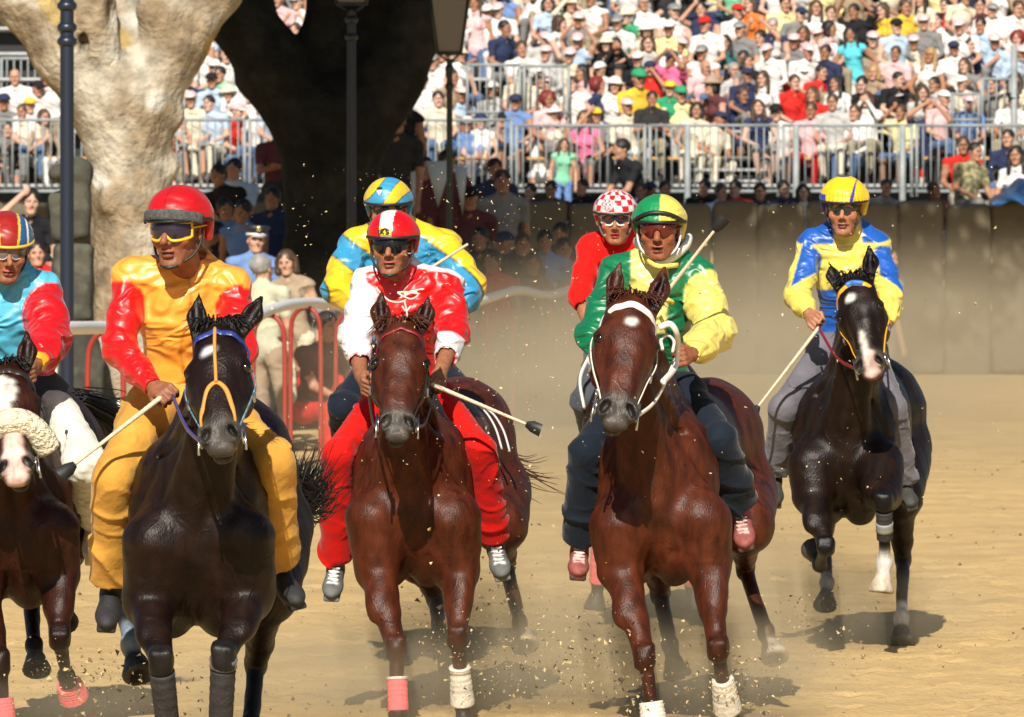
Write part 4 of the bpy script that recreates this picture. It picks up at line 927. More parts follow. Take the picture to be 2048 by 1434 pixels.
# --- horse C: chestnut with white browband, green jockey (photo x 1310)
h3, g3 = horse('racing_horse', 'chestnut horse with white browband and white star, carrying the green and yellow jockey', 29.2, dict(
    poll=(1268, 600, -.30), muz=(1231, 850, -.66), C=(1318, 970, .28), B=(1362, 930, .9), R=(1410, 895, 1.55),
    fa=[(1240, 1050, .02), (1242, 1140, .02), (1290, 1318, -.24), (1305, 1425, -.25), (1312, 1485, -.26)],
    fb=[(1405, 1040, .04), (1415, 1130, .05), (1436, 1300, -.12), (1452, 1400, .02), (1462, 1445, .05)],
    ha=[(1340, 1010, 1.5), (1315, 1100, 1.0), (1320, 1185, 1.3), (1340, 1290, .95), (1352, 1340, .9)],
    hb=[(1480, 980, 1.5), (1492, 1050, 1.15), (1490, 1135, 1.5), (1532, 1265, 1.2), (1550, 1318, 1.1)]),
    CH, dict(turn=-.06, ear=(-.05, .25), face=[(.0, .13, .020, .028, W_)], palehoof=('hb',)), mane='brown',
    tack=bridle(m_wht, m_wht, bandw=.016))
K_, T_ = g3['fa'][2:4]; wrap(h3, K_*.2+T_*.8, T_*1.3-K_*.3, .048, .056, m_bwht)
K_, T_ = g3['fb'][2:4]; wrap(h3, K_*.42+T_*.58, T_*1.2-K_*.2, .045, .060, m_bwht)

# --- horse D: near black with pink muzzle on the right (photo x 1700)
h4, g4 = horse('racing_horse', 'near black horse with pink muzzle under the yellow and blue jockey at right', 34.57, dict(
    poll=(1703, 560, -.30), muz=(1742, 750, -.62), C=(1692, 880, .28), B=(1722, 850, .9), R=(1752, 830, 1.55),
    fa=[(1622, 930, .02), (1625, 990, -.02), (1652, 1092, -.30), (1640, 1130, .08), (1630, 1110, .15)],
    fb=[(1758, 930, .02), (1765, 985, -.18), (1768, 1005, -.38), (1770, 1125, -.22), (1763, 1180, -.24)],
    ha=[(1690, 930, 1.5), (1650, 1000, 1.2), (1648, 1080, 1.5), (1654, 1165, 1.2), (1650, 1222, 1.1)],
    hb=[(1800, 900, 1.5), (1800, 990, 1.0), (1806, 1120, 1.2), (1803, 1235, .7), (1806, 1296, .6)]),
    (lin('#3a2418', .28), lin('#171010', .5), lin('#141216', .7)),
    dict(turn=.25, ear=(.3, .22), face=[(-.015, .13, .026, .030, W_), (.0, .42, .014, .10, W_), (.015, .53, .036, .060, PK), (.01, .575, .035, .02, PK)], socks={'fb': .58, 'hb': .62, 'ha': .58}, palehoof=('fb',)),
    tack=bridle(m_yel, m_yel, bandw=.014))
hd = g4['hd']; strap(h4, 'browband_blue_middle', m_bl2, [hd.top(x, .045+abs(x)*.35, .009) for x in (-.02, 0, .02, .05)], .009, 1.7)
K_, T_ = g4['fb'][2:4]; wrap(h4, K_*.86+T_*.14, K_*.4+T_*.6, .040, .038, m_bblk); wrap(h4, K_*.68+T_*.32, K_*.53+T_*.47, .042, .041, m_gry, 'grey_tape', 1)

# --- horse E: cut by the left edge, sheepskin noseband
h0, g0 = horse('racing_horse', 'bay horse with broad white blaze and fluffy sheepskin noseband, cut off by the left edge', 28.6, dict(
    poll=(8, 735, -.30), muz=(34, 958, -.66), C=(22, 1010, .28), B=(60, 965, .9), R=(95, 925, 1.55),
    fa=[(-60, 1090, .02), (-40, 1180, .02), (-2, 1330, -.2), (8, 1440, -.2), (8, 1490, -.2)],
    fb=[(100, 1060, .04), (112, 1150, .06), (120, 1275, -.1), (132, 1350, .12), (148, 1395, .2)],
    ha=[(30, 1040, 1.5), (50, 1110, 1.1), (62, 1190, 1.4), (68, 1290, 1.1), (74, 1340, 1.0)],
    hb=[(150, 1000, 1.5), (150, 1060, 1.1), (140, 1130, 1.4), (130, 1200, 1.1), (128, 1240, 1.0)],
    tail=[(150, 800, 1.95), (200, 830, 2.2), (215, 850, 2.4)]),
    LBAY, dict(ear=(.2, .2), face=[(-.01, .15, .045, .085, W_), (-.01, .30, .028, .12, W_), (.0, .48, .04, .12, PK), (.0, .56, .045, .05, PK)], palehoof=()),
    tack=bridle(m_drk, m_drk, bandw=.014))
hd = g0['hd']; strap(h0, 'sheepskin_noseband', m_fle, [hd(-.115, .40, -.10), hd(-.09, .36, -.03), hd(-.05, .33, .02), hd(0, .32, .035), hd(.05, .33, .02), hd(.09, .36, -.03), hd(.115, .40, -.10)], .05, 1.1, 14)
K_, T_, H_ = g0['fb'][2:5]; wrap(h0, T_*.6+H_*.4, H_, .052, .062, m_pink); K_, T_ = g0['fa'][2:4]; wrap(h0, K_*.4+T_*.6, T_, .045, .048, m_pink)

# --- horse F: behind the red jockey's chestnut, mostly hidden
h5, g5 = horse('racing_horse', 'bay horse mostly hidden behind the chestnut of the red and white jockey', 33.2, dict(
    poll=(790, 640, -.30), muz=(795, 830, -.62), C=(800, 905, .28), B=(825, 870, .9), R=(850, 850, 1.55),
    fa=[(735, 960, .02), (745, 1050, .02), (770, 1130, -.3), (780, 1060, .1), (785, 1030, .2)],
    fb=[(865, 960, .04), (870, 1050, .06), (880, 1130, -.3), (890, 1060, .0), (890, 1030, .1)],
    ha=[(800, 930, 1.5), (800, 1010, 1.0), (790, 1090, 1.4), (800, 1140, 1.1), (800, 1120, 1.0)],
    hb=[(900, 930, 1.5), (900, 1000, 1.1), (900, 1080, 1.5), (900, 1130, 1.2), (900, 1110, 1.1)]),
    BAY, dict(ear=(.1, .1)), h=.012, tack=bridle(m_drk, m_drk))
# --- horse G: behind the green jockey's chestnut, pink bandages
h6, g6 = horse('racing_horse', 'bay horse with pink leg bandages hidden behind the green jockey and his chestnut', 36.8, dict(
    poll=(1225, 640, -.30), muz=(1222, 800, -.62), C=(1262, 870, .28), B=(1290, 840, .9), R=(1318, 820, 1.55),
    fa=[(1212, 930, .02), (1208, 1010, .02), (1200, 1080, -.2), (1196, 1165, -.1), (1190, 1215, -.1)],
    fb=[(1330, 920, .04), (1345, 1000, .06), (1372, 1085, -.2), (1384, 1165, .0), (1388, 1205, .0)],
    ha=[(1270, 920, 1.5), (1262, 980, 1.1), (1258, 1040, 1.4), (1262, 1100, 1.1), (1262, 1130, 1.0)],
    hb=[(1360, 900, 1.5), (1352, 970, 1.1), (1352, 1030, 1.4), (1352, 1090, 1.1), (1352, 1120, 1.0)]),
    BAY, dict(ear=(.1, .1)), h=.012, tack=bridle(m_drk, m_wht))
for k_ in ('fa', 'fb'):
    K_, T_ = g6[k_][2:4]; wrap(h6, K_*.95+T_*.05, K_*.02+T_*.98, .045, .045, m_pink)
strap(h6, 'white_rein', m_wht, [g6['C']+V(-.22, -.1, .42), g6['C']+V(-.27, -.2, .3), g6['C']+V(-.25, -.3, .15)], .008, 2.2)

# painted number on the flank of the middle chestnut
nb = MB(); a3 = g2['R']; lt2 = g2['lat'] if g2['lat'][0] > 0 else -g2['lat']
pts = [P(958, 812, 31.0), P(975, 828, 31.0), P(992, 858, 30.98), P(1004, 898, 30.95)]
pts = [p+V(.0, -.0, 0) for p in pts]
for q in (0, .035): nb.tube(sweep([np.array(p)+V(q, -.05, -q*.3) for p in pts], 5), .010, 6, flat=.5)
nb.build('painted_number', mat('paint_white', col=(.6, .58, .6), rough=.7), h2)['kind'] = 'stuff'
# ------------------------------------------------------------------ the seven jockeys
TAN = lin('#b27655', .70); TAN2 = lin('#a5694a', .72); PALE = lin('#c98a68', .72)
def mix(c, m, k): c[m] = k
RED = lin('#e01010', .85); ORG_ = lin('#f9a63c', .9); WHT = (.74, .74, .76); GRN = lin('#087a4e', .75); YLW = lin('#f2e070', .85)
BLU = lin('#1d5fc0', .8); SKY_ = lin('#3fa8d8', .85); LBL = lin('#58bfe0', .85); YEL = lin('#f5c416', .85); NAVY = (.012, .016, .03)
# A -- orange body, red sleeves
def j1(L, v, T, J):
    c = np.tile(ORG_, (len(v), 1)); mix(c, (T == 1) | (T == 2), RED)
    bt = (np.abs(L[:, 0]-.0-.012*np.sin(L[:, 2]*9)) < .0035) & (L[:, 1] > 0); mix(c, bt, lin('#b8600a', .7)); return c
A_ = dict(head=(357, 462, .50), neck=(378, 550, .66), sha=(262, 554, .64), shb=(462, 572, .66), ela=(238, 700, .52), elb=(482, 700, .5), wra=(305, 772, .30), wrb=(452, 775, .3),
    haa=(345, 792, .20), hab=(440, 800, .2), pelvis=(362, 800, .80), hipa=(305, 815, .64), hipb=(430, 815, .64), kna=(226, 955, .27), knb=(548, 925, .27),
    ana=(222, 1165, .55), anb=(558, 1128, .55), toa=(212, 1225, .36), tob=(596, 1178, .36), gra=(-.55, -.2, -.45), grb=(0, 0, 1))
r1, J1, HA, _ = rider('jockey in red cap, yellow goggles and orange satin jacket with red sleeves', 25.2, A_, -22, 4, TAN2, j1, lin('#d9a144', .78), ((.018, .018, .02), (.02, .02, .022), None), hs=1.12, puff=(.014, .014), mouth=.1, pantr=(.100, .080, .078), stubble=.15, nose=1.1, jaw=.006, fat=.95)
def hn1(L, v): c = np.tile(lin('#c00c14', .9), (len(v), 1)); c[(np.abs(L[:, 0]) < .02) & (L[:, 1] > -.3)] = lin('#8e0810', .9); return c
cc, r = helmet(J1, r1, hn1, HA, J1['head'], 1.10, M_SILK)
b = MB(); rows = []
for u in np.linspace(0, 1, 4):
    rows.append([cc+HA[0]*math.sin(a)*(.117+.002*u)+HA[1]*(math.cos(a)*(.141+.008*u))+HA[2]*(-.004+.038*(1-u)-.034*(1-math.cos(a))) for a in np.linspace(-1.25, 1.25, 25)])
b.grid(rows); o = b.build('peak', mat('grey_felt', col=(.075, .08, .078), rough=.9, nscale=90, namt=.5, bump=.5, bscale=120), [c_ for c_ in r1.children if c_.name.startswith('helmet')][0])
sm = o.modifiers.new('t', 'SOLIDIFY'); sm.thickness = .008
shades(r1, J1['head'], HA, 1.12, M_LENSV, M_YEL, 1.5, .0055); chinstrap(r1, J1['head'], HA, 1.12)
whip('cream cane whip held low by the orange and red jockey', 25.2, (322, 795), (150, 928), True, (.22, .05))

# B -- red and white
def j2(L, v, T, J):
    c = np.tile(RED, (len(v), 1)); mix(c, T == 1, WHT)
    mix(c, (T == 0) & (L[:, 2] > .80) & (L[:, 1] < .06+.0*L[:, 0]) & (np.abs(L[:, 0]) > .02), WHT)
    e, w = J['elb'], J['wrb']; t = ((v-e)@(w-e))/((w-e)@(w-e)); mix(c, (T == 2) & (t > .30), WHT)
    mix(c, (T == 0) & (L[:, 0] < -.15) & (L[:, 2] > .6), WHT); return c
B_ = dict(head=(785, 492, .50), neck=(800, 553, .64), sha=(735, 570, .62), shb=(893, 574, .64), ela=(712, 672, .46), elb=(908, 665, .48), wra=(722, 752, .22), wrb=(882, 742, .22),
    haa=(738, 795, .08), hab=(866, 790, .08), pelvis=(815, 790, .80), hipa=(765, 805, .64), hipb=(875, 805, .64), kna=(676, 912, .27), knb=(960, 900, .27),
    ana=(672, 1118, .55), anb=(988, 1078, .55), toa=(662, 1170, .36), tob=(1002, 1130, .36), gra=(.0, -.35, .9), grb=(.5, -.2, -.75))
r2, J2, HB, _ = rider('jockey in red and white striped helmet and red shirt with one white sleeve', 29.9, B_, -8, 3, TAN, j2, lin('#d01208', .8), ((.11, .115, .11), (.16, .16, .155), (.7, .7, .7)), hs=1.08, puff=(.022, .022), sleeve=(.62, .62), mouth=.15, pantr=(.092, .074, .072), stubble=.16, nose=1.05, jaw=.004)
def hn2(L, v):
    c = np.tile(lin('#e00a0e', .9), (len(v), 1)); s_ = (np.abs(L[:, 0]+.10) < .24+.05*L[:, 2]) & (L[:, 1] > -.6); mix(c, s_, (.72, .70, .64)); return c
cc, r = helmet(J2, r2, hn2, HB, J2['head'], 1.02)
shades(r2, J2['head'], HB, 1.08, M_LENS, None, 1.45); chinstrap(r2, J2['head'], HB, 1.08)
def shell(cc, A, r, x, z, off=1.03):
    y = math.sqrt(max(0, 1-x*x-z*z)); return cc+A[0]*x*r[0]*off+A[1]*y*r[1]*off+A[2]*z*r[2]*off
lb = MB(); lb.grid([[shell(cc, HB, r, x, z) for x in np.linspace(-.36, .12, 7)] for z in (.02, .16, .30)]); lb.build('helmet_label', mat('label_yellow', col=lin('#f2cc20', .8), rough=.4), r2)
ink = MB(); MK = mat('ink', col=(.01, .01, .01), rough=.5)
def glyph(strokes, cc, A, r, x0, z0, w, h, wd=.004, mb=ink, off=1.045):
    for s_ in strokes: mb.tube([shell(cc, A, r, x0+p[0]*w, z0+p[1]*h, off) for p in s_], wd, 4)
GL = {'L': [[(0, 1), (0, 0), (1, 0)]], 'K': [[(0, 0), (0, 1)], [(1, 1), (0, .45)], [(.2, .6), (1, 0)]], 'S': [[(1, .9), (.5, 1), (0, .8), (.2, .55), (.8, .45), (1, .2), (.5, 0), (0, .1)]]}
for ch, x0, w_ in (('L', -.36, .05), ('K', -.27, .11), ('S', -.08, .12)): glyph(GL[ch], cc, HB, r, x0, .07, w_, .16, .0032)
glyph([[(-.3, 0), (1, 0)], [(0, 0), (.5, .9), (1, 0)]], cc, HB, r, -.2, .25, .18, .05, .002)
ink.build('helmet_lettering', MK, r2)
lc = MB(); g = lambda x, z: P(x, z, 29.9+.62-.21+abs(x-805)*.0006)
for pts in ([(752, 575), (765, 590), (780, 602), (800, 604), (812, 600)], [(800, 596), (812, 590), (835, 580), (848, 578)], [(795, 585), (806, 592), (822, 598), (836, 590), (826, 582), (808, 588)], [(808, 600), (812, 615), (815, 634)], [(804, 612), (812, 622), (822, 612)], [(795, 585), (812, 584), (840, 588)]):
    lc.tube(sweep([g(*p) for p in pts], 4), .004, 6)
lc.build('neck_lacing', mat('cord', col=(.75, .68, .55), rough=.8), r2)
whip('cane whip with black flap pointing right from the red and white jockey', 29.9, (862, 768), (1052, 848), True, (.05, -.1))

# C -- green and yellow
def j3(L, v, T, J):
    c = np.tile(GRN, (len(v), 1)); y2 = lin('#eee27a', .85)
    mix(c, (T == 0) & (L[:, 0] < .02) & (L[:, 0] > -.14) & (L[:, 2] > .52) & (L[:, 1] > .0), y2)
    e, w = J['elb'], J['wrb']; s_ = J['shb']; t = ((v-s_)@(e-s_))/((e-s_)@(e-s_)); mix(c, (T == 2) & (t > .12+(v[:, 0]-s_[0])*-1.2), YLW)
    mix(c, (T == 1) & (v[:, 2] > J['sha'][2]+.0) & (L[:, 0] > -.19), y2); return c
C_ = dict(head=(1318, 462, .50), neck=(1325, 518, .64), sha=(1232, 545, .62), shb=(1398, 552, .64), ela=(1190, 672, .42), elb=(1428, 665, .46), wra=(1222, 735, .25), wrb=(1385, 708, .12),
    haa=(1240, 755, .2), hab=(1352, 716, .0), pelvis=(1310, 785, .80), hipa=(1258, 795, .64), hipb=(1368, 790, .64), kna=(1172, 905, .27), knb=(1440, 878, .27),
    ana=(1160, 1085, .55), anb=(1480, 1018, .55), toa=(1158, 1118, .36), tob=(1484, 1068, .36), gra=(0, 0, 1), grb=(-.25, -.1, 1))
r3, J3, HC_, _ = rider('jockey in green and yellow quartered cap and green jacket with one yellow sleeve', 29.2, C_, -5, 2, lin('#a8674a', .72), j3, lin('#1b2636', .6), (lin('#a85a54', .7), lin('#4a3838', .7), (.6, .45, .42)), hs=1.06, fat=1.15, puff=(.028, .038), mouth=.6, pantr=(.093, .076, .078), foldamp=.010, stubble=.14, nose=1.2)
def hn3(L, v):
    c = np.tile(lin('#0d8a50', .85), (len(v), 1)); r_ = L[:, 0] > .08; mix(c, r_, lin('#eede62', .85))
    return c
cc, r = helmet(J3, r3, hn3, HC_, J3['head'], 1.02, M_SILK, puff=.004)
b = MB(); b.tube([shell(cc, HC_, r, x, .28-.42*abs(x-.0)**2.2+.10*(x < 0)*0, 1.05) if abs(x) < .94 else shell(cc, HC_, r, math.copysign(.94, x), -.1, 1.05) for x in np.linspace(-.93, .93, 25)], .006, 6, flat=1.6); b.build('cap_elastic', M_BLACK, r3)
shades(r3, J3['head'], HC_, 1.06, M_LENSR, None, 1.25, strapm=M_BLACK); chinstrap(r3, J3['head'], HC_, 1.06, M_WHITE, cup=False)
b = MB(); nk = J3['neck']; b.tube(sweep([nk+V(-.11, .05, .075), nk+V(-.085, -.06, .05), nk+V(-.03, -.12, .01), nk+V(.0, -.13, -.005), nk+V(.05, -.11, .015), nk+V(.10, -.05, .06), nk+V(.115, .05, .09)], 5), .017, 8, flat=1.3); b.build('white_collar', M_WHITE, r3)
b = MB(); b.tube(sweep([P(1315, 590, 29.62), P(1332, 598, 29.56), P(1346, 606, 29.6)], 4), .007, 6, flat=1.6); b.build('jacket_frog', mat('frog_yellow', col=YLW, rough=.5), r3)
b = MB(); b.tube(sweep([P(1295, 522, 29.60), P(1318, 533, 29.55), P(1356, 530, 29.6)], 4), .007, 6, flat=1.6); b.build('jacket_frog', mat('frog_yellow', col=YLW, rough=.5), r3)
rn = MB(); 
rn.tube(sweep([P(1318, 655, 28.95), P(1340, 648, 28.95), P(1354, 668, 28.98), P(1356, 700, 29.1), P(1350, 735, 29.1), P(1325, 765, 28.9)], 6), .0085, 8, flat=1.6)
rn.tube(sweep([P(1325, 700, 28.98), P(1322, 680, 29.0), P(1335, 670, 29.0), P(1348, 682, 29.0), P(1345, 705, 29.0)], 6), .007, 8, flat=1.6)
o = rn.build('white_reins', m_wht, h3)
whip('cane whip with dark flap raised diagonally by the green and yellow jockey', 29.2, (1312, 612), (1428, 462), True, (.1, .0))

# D -- yellow and blue
def j4(L, v, T, J):
    y4 = lin('#efdc62', .85); c = np.tile(y4, (len(v), 1))
    mix(c, (T == 0) & (L[:, 2] < .62-.6*np.abs(L[:, 0])), BLU)
    for tg, x in ((1, 'a'), (2, 'b')):
        s_, e, w = J['sh'+x], J['el'+x], J['wr'+x]; t = ((v-s_)@(e-s_))/((e-s_)@(e-s_)); sd = (v[:, 0]-(s_[0]+(e[0]-s_[0])*t))*(1 if x == 'b' else -1)
        m_ = (T == tg) & (t > .02+.0*sd) & (t < .85+sd*4) & (sd < .035 if x == 'a' else sd > -.03); mix(c, m_, BLU)
        t2 = ((v-e)@(w-e))/((w-e)@(w-e)); mix(c, (T == tg) & (t2 > .25) & (t2 < .95) & (sd > .05), BLU)
    mix(c, (T == 0) & (L[:, 2] > .93) & (np.abs(L[:, 0]) > .07), BLU); return c
D_ = dict(head=(1688, 418, .50), neck=(1692, 460, .64), sha=(1622, 492, .62), shb=(1752, 495, .64), ela=(1594, 592, .46), elb=(1780, 590, .48), wra=(1618, 628, .30), wrb=(1775, 645, .30),
    haa=(1634, 650, .18), hab=(1768, 668, .2), pelvis=(1692, 695, .80), hipa=(1652, 705, .64), hipb=(1735, 705, .64), kna=(1568, 815, .27), knb=(1785, 815, .27),
    ana=(1550, 945, .55), anb=(1806, 962, .55), toa=(1553, 985, .36), tob=(1818, 985, .36), gra=(.5, -.1, .7), grb=(0, 0, 1))
r4, J4, HD, _ = rider('jockey in yellow cap with blue flashes, yellow and blue satin jacket and grey trousers', 34.57, D_, -8, 6, PALE, j4, lin('#77747c', .75), ((.045, .045, .04), (.03, .03, .03), None), hs=1.06, puff=(.02, .02), mouth=-.1, pantr=(.090, .076, .072), lip='#9a5c4a', stubble=.22, nose=.95, jaw=.003, fat=.95)
def hn4(L, v):
    c = np.tile(lin('#f2c81c', .9), (len(v), 1)); mix(c, np.abs(L[:, 0]-.42-.18*L[:, 2]) < .075*np.clip(1.1-abs(L[:, 2]-.1)*1.1, 0, 1)+.0, lin('#2a3a9a')); mix(c, (L[:, 0] < -.72) & (L[:, 2] < .25), lin('#2a3a9a')); mix(c, (L[:, 2] > .97), lin('#2a3a7a')); return c
helmet(J4, r4, hn4, HD, J4['head'], 1.08, M_SILK, puff=.007)
shades(r4, J4['head'], HD, 1.0, mat('green_lens', col=(.018, .022, .02), rough=.1, spec=.8), mat('teal', col=(.02, .05, .05), rough=.3), 1.0, .003); chinstrap(r4, J4['head'], HD, 1.0, M_BLACK, cup=False)
b = MB(); nk = J4['neck']; rows = []
for u, rr_ in ((0, .068), (.5, .064), (1, .066)): rows.append([nk+V(math.cos(a)*rr_, -.02+math.sin(a)*rr_*1.1, -.02+.07*u) for a in np.linspace(0, 2*math.pi, 20)[:-1]])
b.grid(rows, close=True); b.build('printed_scarf', mat('silver_print', col=(.6, .58, .5), rough=.4, nscale=60, namt=.9, ncol=(.04, .05, .05)), r4)
whip('cane whip with black flap hanging down left from the yellow and blue jockey', 34.57, (1638, 655), (1517, 812), True, (.15, .0))

# E -- light blue and red, cut off by the left edge
def j0(L, v, T, J):
    c = np.tile(LBL, (len(v), 1)); mix(c, (T == 2), lin('#cc0c16', .9)); mix(c, T == 1, lin('#cc0c16', .9))
    w = J['wrb']; e = J['elb']; t = ((v-e)@(w-e))/((w-e)@(w-e)); mix(c, (T == 2) & (t > .93), lin('#e0a020')); return c
E_ = dict(head=(12, 500, .50), neck=(20, 556, .64), sha=(-75, 572, .62), shb=(88, 582, .66), ela=(-90, 690, .46), elb=(98, 680, .48), wra=(-40, 730, .25), wrb=(72, 728, .18),
    haa=(-20, 745, .1), hab=(58, 760, .05), pelvis=(20, 780, .80), hipa=(-30, 790, .64), hipb=(85, 785, .64), kna=(-110, 900, .27), knb=(168, 925, .27),
    ana=(-110, 1090, .55), anb=(186, 1030, .95), toa=(-115, 1130, .36), tob=(184, 1105, .82), gra=(0, 0, 1), grb=(0, -.3, 1))
r0, J0, HE, _ = rider('jockey in panelled helmet and light blue jacket with puffed red sleeve at left edge', 28.6, E_, 12, 14, TAN, j0, lin('#4a4a4e', .7), ((.55, .53, .50), (.4, .39, .36), None), hs=1.06, puff=(.035, .045), mouth=.1, pantr=(.09, .075, .06))
def hn0(L, v):
    c = np.tile(lin('#9c1a16', .85), (len(v), 1)); mix(c, L[:, 0] > .30+.1*L[:, 2], lin('#1f5a94', .9)); mix(c, np.abs(L[:, 0]-.30-.1*L[:, 2]) < .05, lin('#d8b03a')); mix(c, (L[:, 0] < -.42), (.42, .58, .66)); mix(c, np.abs(L[:, 0]+.42) < .05, lin('#d8b03a')); mix(c, np.abs(L[:, 0]-.7) < .04, lin('#e8e0c0')); return c
helmet(J0, r0, hn0, HE, J0['head'], 1.04, M_SILK, trim=(.55, .38, .06))
shades(r0, J0['head'], HE, 1.0, M_LENSC, mat('clear_frame', col=(.45, .4, .4), rough=.2), 1.0, .003); chinstrap(r0, J0['head'], HE, 1.0, M_BLACK, cup=False)
f = Field(*bbox([J0['hipb'], J0['knb'], J0['anb']], .15), .008); kh = J0['hipb']*.7+J0['knb']*.3
f.cap(kh, J0['knb'], .094, .092, 0, .03); f.cap(J0['knb'], J0['anb'], .088, .070, 0, .03); f.disp(lambda p, t: folds(p, 16, .012, 2)+.004*sn(p, 60, 1), .03); v, q, T = f.mesh()
link('white_chaps', mesh_np('chaps', v, q, ORG[r0.name], np.tile((.66, .64, .54), (len(v), 1))), r0, [M_CLOTH])

# F -- yellow and blue waves, behind the red jockey
def wav(x, z, s=1.0): return np.sin(x*s*1.0+2.0*np.sin(z*s*.55+.4)+z*s*.35)
def j5(L, v, T, J):
    w = wav(v[:, 0]*17, v[:, 2]*17); y5 = lin('#f0c822', .85); b5 = lin('#3a9ccc', .8)
    c = np.where((w > 0)[:, None], y5, b5); mix(c, np.abs(w) < .10, (.04, .04, .03)); return c
F_ = dict(head=(776, 422, .50), neck=(788, 456, .64), sha=(708, 490, .62), shb=(890, 492, .64), ela=(676, 578, .46), elb=(938, 572, .48), wra=(728, 618, .3), wrb=(925, 612, .28),
    haa=(745, 640, .2), hab=(928, 640, .15), pelvis=(805, 715, .80), hipa=(755, 730, .64), hipb=(860, 730, .64), kna=(688, 815, .27), knb=(925, 790, .27),
    ana=(700, 960, .9), anb=(900, 960, .9), toa=(720, 990, .8), tob=(880, 990, .8), gra=(0, 0, 1), grb=(-.5, -.2, .8))
r5, J5, HF, _ = rider('jockey in blue and yellow wavy striped silks behind the red and white jockey', 33.2, F_, -6, 6, TAN, j5, lin('#1a2434', .6), ((.03, .03, .03), (.03, .03, .03), None), hs=1.06, puff=(.03, .035), mouth=.1)
def hn5(L, v):
    w = np.sin(L[:, 0]*3.0+L[:, 2]*-3.4+1.1*np.sin(L[:, 0]*2.2)+.5); y5 = lin('#f0c822', .85); b5 = lin('#3a9ccc', .85); c = np.where((w > .15)[:, None], y5, b5)
    mix(c, np.abs(w-.15) < .09, (.05, .05, .04)); mix(c, L[:, 2] < -.05, b5); return c
cc, r = helmet(J5, r5, hn5, HF, J5['head'], 1.05, M_SILK)
shades(r5, J5['head'], HF, 1.0, M_LENS, None); chinstrap(r5, J5['head'], HF)
sh_ = MB(); zz = .50; out = [(-.34, .62), (-.12, .64), (-.12, .45), (-.23, .30), (-.34, .45)]
def pol(mb, pts, off): mb._add([shell(cc, HF, r, x, z, off) for x, z in pts], [tuple(range(len(pts)))[::-1]])
pol(sh_, out, 1.04); sh_.build('helmet_shield', mat('shield_white', col=(.65, .65, .65), rough=.5), r5)
sb = MB(); pol(sb, [(-.34, .62), (-.12, .64), (-.12, .55), (-.34, .53)], 1.05)
for i in range(3):
    for k in range(3):
        x = -.31+.07*i+(.02 if k % 2 else 0); z = .49-.06*k
        if k < 2 or 0 < i+.5 < 2.5: pol(sb, [(x, z), (x+.03, z), (x+.015, z-.035)], 1.05)
sb.build('shield_pattern', MK, r5)
whip('pale cane whip pointing up right behind the red and white jockey', 33.2, (750, 608), (936, 488), False, (.1, .0), col=(.6, .5, .42))

# G -- red polo shirt, chequered helmet
def j6(L, v, T, J):
    c = np.tile(lin('#e0120c', .85), (len(v), 1)); mix(c, (T == 2), (.72, .72, .74)); mix(c, (T == 0) & (L[:, 0] > .11), (.72, .72, .74)); return c
G_ = dict(head=(1231, 440, .50), neck=(1240, 478, .64), sha=(1180, 497, .62), shb=(1290, 500, .64), ela=(1160, 590, .46), elb=(1300, 600, .48), wra=(1180, 660, .3), wrb=(1280, 660, .3),
    haa=(1192, 690, .2), hab=(1270, 690, .2), pelvis=(1245, 700, .80), hipa=(1205, 710, .64), hipb=(1290, 710, .64), kna=(1172, 800, .27), knb=(1320, 790, .27),
    ana=(1200, 930, .9), anb=(1300, 930, .9), toa=(1210, 960, .8), tob=(1290, 960, .8), gra=(0, 0, 1), grb=(0, 0, 1))
r6, J6, HG, _ = rider('jockey in red and white chequered helmet and red polo behind the green jockey', 36.8, G_, -3, 6, lin('#b87a58', .75), j6, lin('#555a62', .7), ((.3, .3, .3), (.3, .3, .3), None), hs=1.06, puff=(.015, .02), sleeve=(.25, .9), mouth=.2, lip='#c03a30', jm=M_CLOTH)
def hn6(L, v):
    a = np.arctan2(L[:, 0], L[:, 1]); e = np.arcsin(np.clip(L[:, 2], -1, 1)); ch = (np.floor(a/.36)+np.floor(e/.30)) % 2
    c = np.where((ch > 0)[:, None], lin('#cc1018', .9), (.7, .68, .68)); mix(c, np.hypot(L[:, 0]+.32, L[:, 2]-.35) < .30, (.55, .52, .52))
    mix(c, (np.hypot(L[:, 0]+.32, L[:, 2]-.35) < .30) & (np.sin(L[:, 0]*34+3*np.sin(L[:, 2]*21)) > .5), (.25, .06, .07)); return c
helmet(J6, r6, hn6, HG, J6['head'], 1.06)
shades(r6, J6['head'], HG, 1.0, M_LENSV, M_WHITE, 1.15, .005); chinstrap(r6, J6['head'], HG, 1.0, mat('grey_strap', col=(.1, .11, .12), rough=.6))
# reins from bit to hand
def reins(root, G, J, m, x='b', sx=1, drop=.12):
    hd = G['hd']; a = hd(sx*.07, .485, -.09); b = J['ha'+x]; mb = MB(); mb.tube(sweep([a, a*.5+b*.5-V(0, 0, drop), b], 8), .006, 6, flat=1.6); mb.build('rein', m, root)
reins(h1, g1, J1, m_blu, 'a', -1, .03); reins(h1, g1, J1, m_blu, 'b', 1, .03)
for h_, g_, J_, m_ in ((h2, g2, J2, m_drk), (h3, g3, J3, m_wht), (h4, g4, J4, m_red), (h0, g0, J0, m_drk)):
    reins(h_, g_, J_, m_, 'a', -1, .05); reins(h_, g_, J_, m_, 'b', 1, .05)
